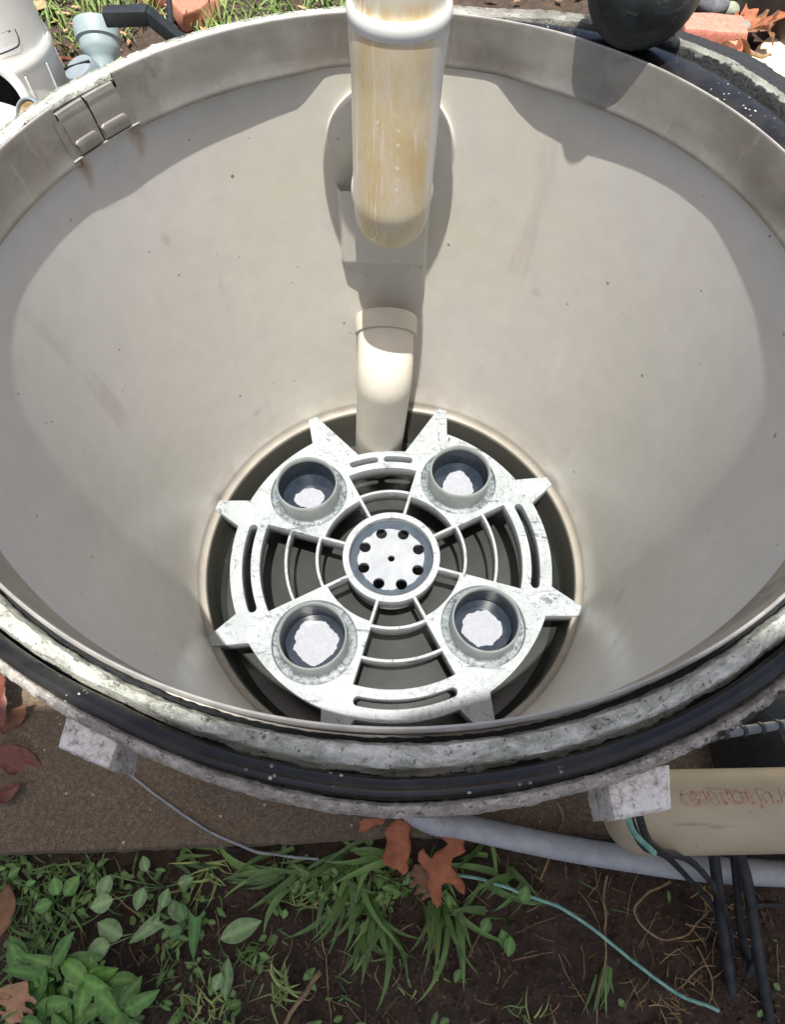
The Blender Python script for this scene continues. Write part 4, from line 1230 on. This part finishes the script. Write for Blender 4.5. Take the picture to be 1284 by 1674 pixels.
cable([dep(1205, 1385, .66), dep(1222, 1440, .68), dep(1240, 1550, .70), dep(1262, 1690, .73)], .0064, 'thick black cable hanging straight down, rightmost of the pair below the drain pipe')
cable([dep(1198, 1380, .68), dep(1205, 1440, .70), dep(1214, 1530, .73), dep(1235, 1600, .76), dep(1222, 1700, .78)], .0045, 'thin black cable running down between the two thick hanging cables')
cable([dep(1165, 1690, .74), dep(1190, 1640, .75), dep(1225, 1590, .745), dep(1240, 1560, .74)], .0055, 'black cable looping up from the bottom edge across the hanging pair')
cable([dep(1225, 1478, .76), dep(1300, 1480, .80)], .0030, 'thin black cable running off to the right edge from the hanging pair')
cable([dep(1282, 1600, .76), dep(1262, 1660, .75), dep(1240, 1720, .75)], .0045, 'short black cable at the right edge near the bottom corner')

# conduit, drain pipe, pump
def conduit():
    CM = m_plain('grey_conduit', (150, 154, 158), (176, 180, 182), .5, 30, 0, .1)
    pts = smooth_path([Vector((-.10, -.27, -.606)), Vector((0, -.300, -.606)), at(700, 1341, -.60), at(760, 1352, -.60), at(900, 1382, -.60), at(1030, 1404, -.60), at(1150, 1420, -.60), at(1300, 1428, -.60), at(1500, 1425, -.60)], 70)
    rad = []
    s = 0
    for i, p in enumerate(pts):
        if i: s += (p-pts[i-1]).length
        rad.append(.0148+.00025*math.sin(s*2*PI/.0055))
    bm = bmesh.new(); tube(bm, pts, rad, 28)
    tag(obj('conduit', bm, CM), 'ribbed grey flexible conduit running right from under the near rim', 'conduit')
conduit()
def drain():
    z = -.385
    a, b = at(1040, 1352, z), at(1300, 1331, z)
    a = at(1062, 1338, z)
    d = (b-a).normalized(); far = b+d*.6
    r = .0375
    t = thing('drain_pipe', 'cream drain pipe with faded red print running off to the right edge', 'pipe', a)
    e0 = a+Vector((-.042, .004, 0)); dd = (far-e0).normalized(); L_ = .034
    path = [e0+dd*(L_*(1-math.cos(R(q*7.5)))) for q in range(13)]+[far]; rr = [max(r*math.sin(R(q*7.5))**.8, .0008) for q in range(13)]+[r]
    bm = bmesh.new(); tube(bm, path, rr, 64); recalc(bm); obj('pipe_body', bm, OLDPIPE, t)
    mm = Mat('faded_red_print', .6); mm.color(mm.ramp(mm.noise(190, 6, .8), [(.40, srgb(160, 96, 70)), (.47, srgb(172, 132, 106)), (.53, srgb(178, 164, 136))])); INK = mm.m
    fc = bpy.data.curves.new('f', 'FONT'); fc.body = 'BRISTLEPIPE JAN R4  2-1/2 M  D'; fc.body = 'CERRTIRLTE  JLT. /%   23 IEE  D'
    fc.size = .0180; fc.resolution_u = 3; fc.offset = .0002; fc.space_character = .78
    fo = bpy.data.objects.new('f', fc); COL.objects.link(fo)
    me = bpy.data.meshes.new_from_object(fo.evaluated_get(bpy.context.evaluated_depsgraph_get())); bpy.data.objects.remove(fo)
    bm = bmesh.new(); bm.from_mesh(me)
    bmesh.ops.subdivide_edges(bm, edges=[e for e in bm.edges if e.calc_length() > .003], cuts=2)
    side = Vector((-d.y, d.x, 0)).normalized()   # across the pipe, away from the camera
    if side.y < 0: side = -side
    for v in bm.verts:
        th = (v.co.y-.0045)/r + 0.20   # angle from top towards the far side
        th = th
        q = a+Vector((-.012, .006, 0)) + d*(.030+v.co.x*.86) + side*math.sin(th)*(r+.0004) + Vector((0, 0, 1))*math.cos(th)*(r+.0004)
        v.co = q
    obj('pipe_print', bm, INK, t, smooth=False)
drain()
def pump():
    P = at(1260, 1225, -.50)
    t = thing('pump_motor', 'black finned pump housing between the right rim and the drain pipe', 'pump', (P.x, P.y, SLABZ))
    c = Vector((P.x+.10, P.y+.0, -.52))
    bm = bmesh.new()
    d = Vector((1, .10, 0)).normalized()
    rr = lathe(bm, [(.0, -.135), (.06, -.132), (.082, -.118), (.090, -.095), (.0915, .2)], 72, c, d)
    bmesh.ops.remove_doubles(bm, verts=bm.verts, dist=1e-5); recalc(bm); obj('motor_body', bm, BLACK, t)
    for k in range(26):
        a = 2*PI*k/26
        bm = bmesh.new(); q = d.to_track_quat('Z', 'Y')
        n = q @ Vector((math.cos(a), math.sin(a), 0))
        box(bm, c+d*.06+n*.0915, (.26, .003, .010), Matrix((d, d.cross(n), n)).transposed(), .0008); obj('fin', bm, BLACK, t)
    bm = bmesh.new(); box(bm, (c.x-.05, c.y, SLABZ+.012), (.12, .15, .024), None, .004); obj('foot', bm, BLACK, t)
    # ribbed clamp strap just under the rim
    bm = bmesh.new(); p0, p1 = dep(1165, 1202, .52), dep(1310, 1180, .56)
    tube(bm, [p0, p1], .0042, 12); s = tag(obj('hose_clamp', bm, m_plain('dull_clamp_metal', (104, 112, 116), (128, 136, 140), .45, 50, .4)), 'segmented grey rod under the right rim above the black pump', 'rod')
    for k in range(5):
        q = p0.lerp(p1, .12+.2*k)
        bm = bmesh.new(); tube(bm, [q-(p1-p0).normalized()*.0022, q+(p1-p0).normalized()*.0022], .0052, 12); o = obj('rod_ring', bm, BLACK); o.parent = s
pump()

# ---------------------------------------------------------------- green things
GRASSM = m_leaf('grass_blade', (54, 84, 36), (88, 116, 58), rough=.5)
GRASSL = m_leaf('pale_grass_blade', (92, 112, 60), (132, 146, 84), rough=.55)
WEEDM = m_leaf('broad_weed_leaf', (52, 88, 38), (82, 120, 56), rough=.5)
WEEDP = m_leaf('pale_weed_leaf', (84, 112, 68), (114, 138, 92), rough=.55)
WEEDD = m_leaf('dark_weed_leaf', (50, 86, 44), (76, 112, 60), rough=.45)
def blade(bm, p, az_, L, w, lean, bend, tone=0, seg=7, layer=None):
    curv = math.sin(p[0]*9000+p[1]*7000)*.9
    d = Vector((math.cos(az_), math.sin(az_), 0)); s = Vector((-d.y, d.x, 0))
    pv = None; el = PI/2-lean; q = Vector(p)
    for k in range(seg+1):
        t = k/seg
        wd = w*(1-t)**.6*(.55+1.2*t*(1-t)+.3*(1-t))
        a = bm.verts.new(q-s*wd+Vector((0, 0, wd*.35))); m_ = bm.verts.new(q); b = bm.verts.new(q+s*wd+Vector((0, 0, wd*.35)))
        for v in (a, m_, b): v[layer] = tone
        if pv:
            bm.faces.new((pv[0], pv[1], m_, a)); bm.faces.new((pv[1], pv[2], b, m_))
        pv = (a, m_, b)
        q = q + (d*math.cos(el)+Vector((0, 0, 1))*math.sin(el))*(L/seg)
        el -= bend/seg
        d = (Matrix.Rotation(curv/seg, 3, 'Z') @ d); s = Vector((-d.y, d.x, 0))
def tuft(name, px, py, n, L, w, label, mat, spread=.02, seed=0, azr=(0, 2*PI), lean=(.5, 1.3), group=None, z=None):
    rn = random.Random(seed); P = at(px, py, GZ+.008 if z is None else z)
    bm = bmesh.new(); tl = bm.verts.layers.float.new('tone')
    for i in range(n):
        p = P+Vector((rn.gauss(0, spread), rn.gauss(0, spread), 0)); l_ = L*rn.uniform(.5, 1.15)
        blade(bm, p, rn.uniform(*azr), l_, w*rn.uniform(.6, 1.2), rn.uniform(*lean), rn.uniform(.1, 1.0), rn.random()**2, 7, tl)
    o = obj(name, bm, mat); return tag(o, label, 'grass', group)
# broad-bladed tuft in the middle, below the slab edge
GG = 'grass tufts on the soil'
tuft('grass_tuft', 560, 1440, 20, .085, .0052, 'broad-bladed grass tuft left of the orange leaves', GRASSM, .014, 1, (PI*1.05, PI*2.0), (.8, 1.35), GG)
tuft('grass_tuft', 470, 1420, 14, .080, .0048, 'grass blades lying flat along the slab edge left of centre', GRASSM, .012, 2, (PI*.85, PI*1.25), (1.1, 1.45), GG, GZ+.025)
tuft('grass_tuft', 615, 1395, 10, .070, .0052, 'grass blades sprouting along the slab edge above the broad tuft', GRASSM, .012, 22, (PI*.8, PI*1.3), (1.1, 1.4), GG, GZ+.03)
tuft('grass_tuft', 610, 1490, 16, .075, .0050, 'grass tuft drooping toward the bottom below the broad-bladed tuft', GRASSM, .012, 3, (PI*1.3, PI*1.75), (.8, 1.3), GG)
tuft('grass_tuft', 715, 1480, 15, .090, .0052, 'grass tuft growing below the orange lobed leaf', GRASSM, .015, 4, (PI*1.35, PI*1.9), (.8, 1.3), GG)
tuft('grass_tuft', 815, 1420, 14, .080, .0048, 'grass blades right of the orange leaves under the conduit', GRASSM, .015, 5, (PI*.9, PI*1.9), (.8, 1.4), GG)
tuft('grass_tuft', 455, 1620, 26, .034, .0016, 'small fine grass sprig at the bottom, left of the thick stick', GRASSL, .007, 6, (0, 2*PI), (.6, 1.4), GG)
tuft('grass_tuft', 405, 1560, 24, .030, .0015, 'small fine grass sprig right of the long pale weed leaf', GRASSM, .010, 7, (0, 2*PI), (.6, 1.4), GG)
tuft('grass_tuft', 500, 1468, 16, .030, .0014, 'fine grass wisps above the brown soil clod', GRASSL, .010, 8, (0, 2*PI), (.6, 1.4), GG)
tuft('grass_tuft', 340, 1420, 22, .045, .0018, 'thin grass wisps just below the slab edge, left of centre', GRASSL, .014, 9, (PI*.9, PI*2.1), (.8, 1.4), GG)
tuft('grass_tuft', 300, 1405, 10, .050, .0030, 'grass blades pointing right along the slab edge', GRASSM, .010, 10, (-.5, .4), (1.0, 1.4), GG)
tuft('grass_tuft', 130, 1440, 50, .040, .0022, 'dense bright grass tuft under the slab on the left', GRASSM, .022, 11, (0, 2*PI), (.5, 1.4), GG)
tuft('grass_tuft', 70, 1500, 50, .040, .0023, 'bright grass clump left of the rounded green leaf', GRASSM, .024, 12, (0, 2*PI), (.5, 1.4), GG)
tuft('grass_tuft', 60, 1560, 34, .036, .0020, 'grass clump between the brown leaf and the broad weeds', GRASSM, .020, 13, (0, 2*PI), (.5, 1.4), GG)
tuft('grass_tuft', 20, 1420, 24, .040, .0022, 'grass tuft at the left edge against the slab', GRASSM, .018, 14, (0, 2*PI), (.5, 1.4), GG)
tuft('grass_tuft', 345, 1640, 20, .035, .0015, 'fine pale grass right of the bottom left weeds', GRASSL, .010, 15, (0, 2*PI), (.6, 1.4), GG)
tuft('grass_tuft', 860, 1665, 16, .030, .0012, 'tiny grass wisps at the bottom edge right of centre', GRASSL, .012, 16, (0, 2*PI), (.6, 1.4), GG)
tuft('grass_tuft', 700, 1610, 8, .022, .0014, 'two or three pale grass wisps low in the centre', GRASSL, .012, 17, (0, 2*PI), (.8, 1.4), GG)
tuft('grass_tuft', 990, 1590, 7, .055, .0034, 'few broad drooping blades crossing the green wire', GRASSM, .006, 18, (PI*1.2, PI*1.6), (1.0, 1.4), GG)
tuft('grass_tuft', 1110, 1640, 40, .030, .0007, 'dry straw-coloured fine roots near the end of the green wire', m_leaf('dry_roots', (120, 96, 62), (150, 124, 84), rough=.8), .018, 19, (0, 2*PI), (.9, 1.5), GG)
tuft('grass_tuft', 1170, 1500, 30, .040, .0008, 'dry fine roots beside the hanging cables', bpy.data.materials['dry_roots'], .018, 20, (0, 2*PI), (.9, 1.5), GG)

def weed_leaf(bm, p, az_, L, w, pitch, shape, roll_, tl, tone):
    """shape: 'oval' or 'arrow'"""
    R_ = Matrix.Translation(p) @ Matrix.Rotation(az_, 4, 'Z') @ Matrix.Rotation(-pitch, 4, 'Y') @ Matrix.Rotation(roll_, 4, 'X')
    n = 12; rows = []
    for i in range(n+1):
        t = i/n
        if shape == 'oval': hw = w*math.sin(PI*min(t*1.02, 1))**.75*(1-.25*t)
        elif shape == 'arrow':
            hw = w*(1.15 if t < .12 else 1.0)*(1-t)**.85*(.75+.5*t) if t > .16 else w*(.95+.3*math.sin(t/.16*PI))
        else: hw = w*math.sin(PI*t)**.5
        row = []
        for k in (-1, -.5, 0, .5, 1):
            x = t*L; y = hw*k
            if shape == 'arrow' and t < .2: x -= abs(k)**1.5*L*.22
            z = .18*abs(y) - .12*L*t*t + .03*L*math.sin(t*7+k*2)*.4 + noise.noise(Vector((x*60, y*60, tone*9)))*.0012
            v = bm.verts.new(R_ @ Vector((x, y, z))); v[tl] = tone + (.9 if k == 0 else (.25 if i % 3 == 0 else 0)); row.append(v)
        rows.append(row)
    for a, b in zip(rows, rows[1:]):
        for k in range(4): bm.faces.new((a[k], a[k+1], b[k+1], b[k]))
def weed(px, py, leaves, label, mat, z=.03):
    """leaves: list of (dpx,dpy,az,len,w,pitch,shape,roll)"""
    base = at(px, py, GZ+.004)
    t = thing('weed', label, 'weed', base, 'broad-leaved weeds on the soil')
    bs = bmesh.new()
    for i, (dx, dy, a, L, w, pt, sh, ro) in enumerate(leaves):
        p = at(px+dx, py+dy, GZ+z+.004*(i % 4))
        bm = bmesh.new(); tl = bm.verts.layers.float.new('tone')
        weed_leaf(bm, p, R(a), L, w, pt, sh, ro, tl, random.random()*.5)
        o = obj('leaf', bm, mat, t)
        mid = (p+base)/2+Vector((0, 0, .008))
        tube(bs, smooth_path([base, mid, p], 5), .0009, 6)
    obj('stem', bs, mat, t)
weed(240, 1520, [(20, -15, 215, .042, .013, .05, 'arrow', .1), (-40, 10, 160, .036, .015, .1, 'oval', -.2), (-60, 25, 200, .030, .014, .1, 'oval', .2), (25, -35, 80, .022, .009, .2, 'oval', 0)],
     'pale arrow-leaved weed in the middle of the left patch', WEEDP)
weed(320, 1500, [(0, 0, 268, .052, .012, -.3, 'arrow', .2), (-20, 5, 120, .022, .010, .1, 'oval', .1), (-22, 20, 200, .018, .009, .1, 'oval', .1)],
     'dark green drooping weed right of the pale arrow-leaved weed', WEEDD)
weed(362, 1545, [(-2, -10, 22, .052, .014, .05, 'oval', -.1), (12, 20, 268, .045, .010, -.1, 'oval', .2), (0, 45, 250, .02, .008, 0, 'oval', 0)],
     'long pale green weed leaf pointing right, left of centre', WEEDP)
weed(270, 1450, [(10, 20, 300, .028, .009, .1, 'oval', 0), (-35, 0, 260, .026, .010, .1, 'oval', 0), (-90, -20, 255, .030, .012, .1, 'oval', .1), (-85, 20, 200, .028, .012, .1, 'oval', 0), (-30, -25, 120, .02, .008, 0, 'oval', 0), (20, -5, 20, .02, .008, 0, 'oval', 0)],
     'grey-green small-leaved weed under the slab edge', WEEDP)
weed(105, 1475, [(0, -10, 60, .026, .011, .1, 'oval', 0), (-10, -12, 120, .022, .010, .1, 'oval', 0), (-20, 0, 200, .022, .009, .1, 'oval', 0), (-92, -42, 40, .016, .006, .1, 'oval', 0), (-64, -28, 20, .013, .005, .1, 'oval', 0)],
     'bright rounded-leaf weed in the grass on the left', WEEDM)
rw = random.Random(31)
for bx, by, n, lab in ((70, 1590, 11, 'broad-leaved weed, upper left of the bottom left clump'), (150, 1610, 12, 'broad-leaved weed in the middle of the bottom left clump'),
                       (60, 1660, 11, 'broad-leaved weed in the bottom left corner'), (190, 1655, 11, 'broad-leaved weed at the right end of the bottom left clump'), (120, 1690, 10, 'broad-leaved weed at the bottom edge of the corner clump')):
    weed(bx, by, [(rw.uniform(-25, 25), rw.uniform(-18, 18), rw.uniform(0, 360), rw.uniform(.028, .052), rw.uniform(.009, .013), rw.uniform(-.1, .5), rw.choice(['oval', 'oval', 'arrow']), rw.uniform(-.4, .4)) for _ in range(n)],
         lab, WEEDM if (bx != 150) else m_leaf('mid_weed_leaf', (60, 100, 40), (92, 132, 58)), .04)
weed(830, 1500, [(25, -25, 70, .020, .009, .2, 'oval', 0), (-10, 20, 290, .024, .009, .1, 'oval', 0), (-30, 0, 240, .020, .008, .1, 'oval', 0), (5, 30, 260, .022, .008, 0, 'oval', 0)],
     'small bright weed at the start of the green wire', WEEDM)

# grass beyond the tank: nobody could count the blades
def far_grass():
    rn = random.Random(5); bm = bmesh.new(); tl = bm.verts.layers.float.new('tone')
    cnt = 0
    while cnt < 5200:
        x, y = rn.uniform(-1.7, -.1), rn.uniform(1.0, 3.4)
        if y < .95-(x)*.35: continue
        if noise.noise(Vector((x*3.5, y*3.5, 0))) < -.22: continue
        if abs(x-b1.x) < .08 and abs(y-b1.y) < .08: continue
        z = GZ+flat_dirt_h(x, y)
        blade(bm, (x, y, z-.004), rn.uniform(0, 2*PI), rn.uniform(.04, .13), rn.uniform(.002, .0045), rn.uniform(.2, 1.2), rn.uniform(.2, 1.3), rn.random()**2, 5, tl)
        cnt += 1
    tag(obj('lawn_grass', bm, m_leaf('lawn_blade', (70, 98, 42), (108, 130, 64), rough=.55)), 'patchy green grass beyond the left rim of the tank', 'grass', kind='stuff')
far_grass()
def litter():
    rn = random.Random(9); bm = bmesh.new(); tl = bm.verts.layers.float.new('tone')
    for i in range(900):
        x, y = rn.uniform(-1.6, 1.0), rn.uniform(.75, 3.2)
        if x > .3 and y < 1.55: continue
        p = Vector((x, y, GZ+.012+flat_dirt_h(x, y))); a = rn.uniform(0, 6.3); s = rn.uniform(.008, .028)
        u = Vector((math.cos(a), math.sin(a), rn.uniform(-.4, .4)))*s; v = Vector((-math.sin(a), math.cos(a), rn.uniform(-.4, .4)))*s*.5
        vs = [bm.verts.new(q) for q in (p-u, p-v*.9, p+u, p+v)]
        tn = rn.random()
        for q in vs: q[tl] = tn
        bm.faces.new(vs)
    tag(obj('leaf_litter', bm, m_leaf('litter', (120, 84, 58), (176, 140, 104), rough=.8), smooth=False), 'scattered brown leaf bits in the far grass', 'leaf litter', kind='stuff')
litter()
def soil_litter():
    rn = random.Random(77)
    bm = bmesh.new()
    for i in range(260):
        px, py = rn.uniform(-10, 1290), rn.uniform(1405, 1690)
        p = at(px, py, GZ+.010); p.z = GZ+flat_dirt_h(p.x, p.y)+.003
        if p.y > -.37: continue
        a = rn.uniform(0, 2*PI); L = rn.uniform(.006, .034)*(1.6 if px > 900 else 1); k = rn.uniform(-.5, .5)
        d = Vector((math.cos(a), math.sin(a), 0)); n_ = Vector((-d.y, d.x, 0))
        pts = [p + d*(L*t) + n_*(k*L*t*t) + Vector((0, 0, .006*math.sin(PI*t)*rn.random())) for t in (0, .25, .5, .75, 1)]
        tube(bm, pts, [.0006*rn.uniform(.5, 1.3)]*5, 5)
    tag(obj('dry_stems', bm, m_plain('straw_bits', (96, 78, 54), (158, 134, 98), .8, 50, 0, .1)), 'fine dry stems and root bits strewn over the soil', 'plant litter', kind='stuff')
    bm = bmesh.new(); tl = bm.verts.layers.float.new('tone')
    for i in range(1150):
        px = abs(rn.gauss(0, 260)) if rn.random() < .72 else rn.uniform(0, 1284); py = rn.uniform(1412, 1690)
        if rn.random() < .3: px, py = rn.gauss(600, 90), rn.gauss(1450, 30)
        if px > 760 and rn.random() < .75: continue
        p = at(px, py, GZ+.012); p.z = GZ+flat_dirt_h(p.x, p.y)+.001
        if p.y > -.368: continue
        if noise.noise(Vector((p.x*14, p.y*14, 5))) < -.12: continue
        if rn.random() < .55:
            blade(bm, p, rn.uniform(0, 2*PI), rn.uniform(.010, .040), rn.uniform(.0006, .0016), rn.uniform(.5, 1.4), rn.uniform(0, 1.5), rn.random()**2, 5, tl)
        else:
            weed_leaf(bm, p+Vector((0, 0, rn.uniform(.002, .016))), rn.uniform(0, 2*PI), rn.uniform(.007, .020), rn.uniform(.0025, .0065), rn.uniform(-.2, .6), 'oval', rn.uniform(-.7, .7), tl, rn.random()*.6)
    tag(obj('seedlings', bm, m_leaf('seedling_leaf', (56, 86, 40), (92, 120, 62), rough=.55)), 'tangled small seedlings and grass sprigs covering the soil', 'ground cover', kind='stuff')
soil_litter()
def crumbs():
    rn = random.Random(19); bm = bmesh.new(); tl = bm.verts.layers.float.new('tone')
    for i in range(1600):
        p = at(rn.uniform(0, 1284), rn.uniform(1400, 1690), GZ+.006); p.z = GZ+flat_dirt_h(p.x, p.y)+.001
        if p.y > -.36: continue
        s = rn.uniform(.0008, .0035)*(2 if rn.random() < .05 else 1)
        b = bmesh.ops.create_icosphere(bm, subdivisions=1, radius=s)['verts']
        for v in b: v.co = v.co*rn.uniform(.7, 1.2)+p; v[tl] = 0
    tag(obj('soil_crumbs', bm, m_plain('soil_crumb', (44, 33, 26), (96, 76, 60), .9, 40, 0, .5)), 'loose soil crumbs scattered over the dark soil', 'soil', kind='stuff')
crumbs()

# ================================================================ unseen canvas sheet added behind the camera to shade the near ground
def sun_blocker():
    m1 = m_plain('cream_blocker_sheet', (206, 200, 186), (222, 216, 204), .9, 40)
    m2 = m_plain('blocker_frame', (150, 150, 148), (178, 178, 176), .4, 20, .6)
    H_ = 1.55
    ye = EDGE_Y - H_*COT
    YAW = Matrix.Translation((0, ye, 0)) @ Matrix.Rotation(0, 4, 'Z')
    t = thing('sun_blocker', 'unseen cream canvas sheet on four posts, added behind the photographer to shade the near ground', 'sun_blocker', (0, ye-.5, GZ))
    bm = bmesh.new(); n = 24
    n = 44
    def edge(x): return interp(x, [-1.1, -.6, -.15, 0, .18, .4, 1.1], [-.28, -.29, -.292, -.300, -.252, -.20, -.10]) + .303
    g = [[bm.verts.new((-1.1+2.2*i/n, edge(-1.1+2.2*i/n)*(1-j/n) - .86*j/n, H_-.02*math.sin(PI*j/n)*math.sin(PI*i/n))) for i in range(n+1)] for j in range(n+1)]
    for j in range(n):
        for i in range(n): bm.faces.new((g[j][i], g[j][i+1], g[j+1][i+1], g[j+1][i]))
    bm.transform(YAW); c = obj('blocker_sheet', bm, m1, t); sol = c.modifiers.new('s', 'SOLIDIFY'); sol.thickness = .002
    bm = bmesh.new()
    tube(bm, [(-1.1, -.86, H_-.012), (1.1, -.86, H_-.012)], .012, 12)
    tube(bm, [(-1.1+2.2*k/30, edge(-1.1+2.2*k/30)-.012, H_-.010) for k in range(31)], .008, 10)
    for x in (-1.1, 1.1): tube(bm, [(x, 0, H_-.012), (x, -.86, H_-.012)], .012, 12)
    bm.transform(YAW); obj('blocker_frame_bars', bm, m2, t)
    for x in (-1.1, 1.1):
        for y in (0, -.86):
            bm = bmesh.new(); tube(bm, [(x, y, GZ), (x, y, H_-.012)], .014, 12); bm.transform(YAW); obj('blocker_post', bm, m2, t)
EDGE_Y = -.303
sun_blocker()
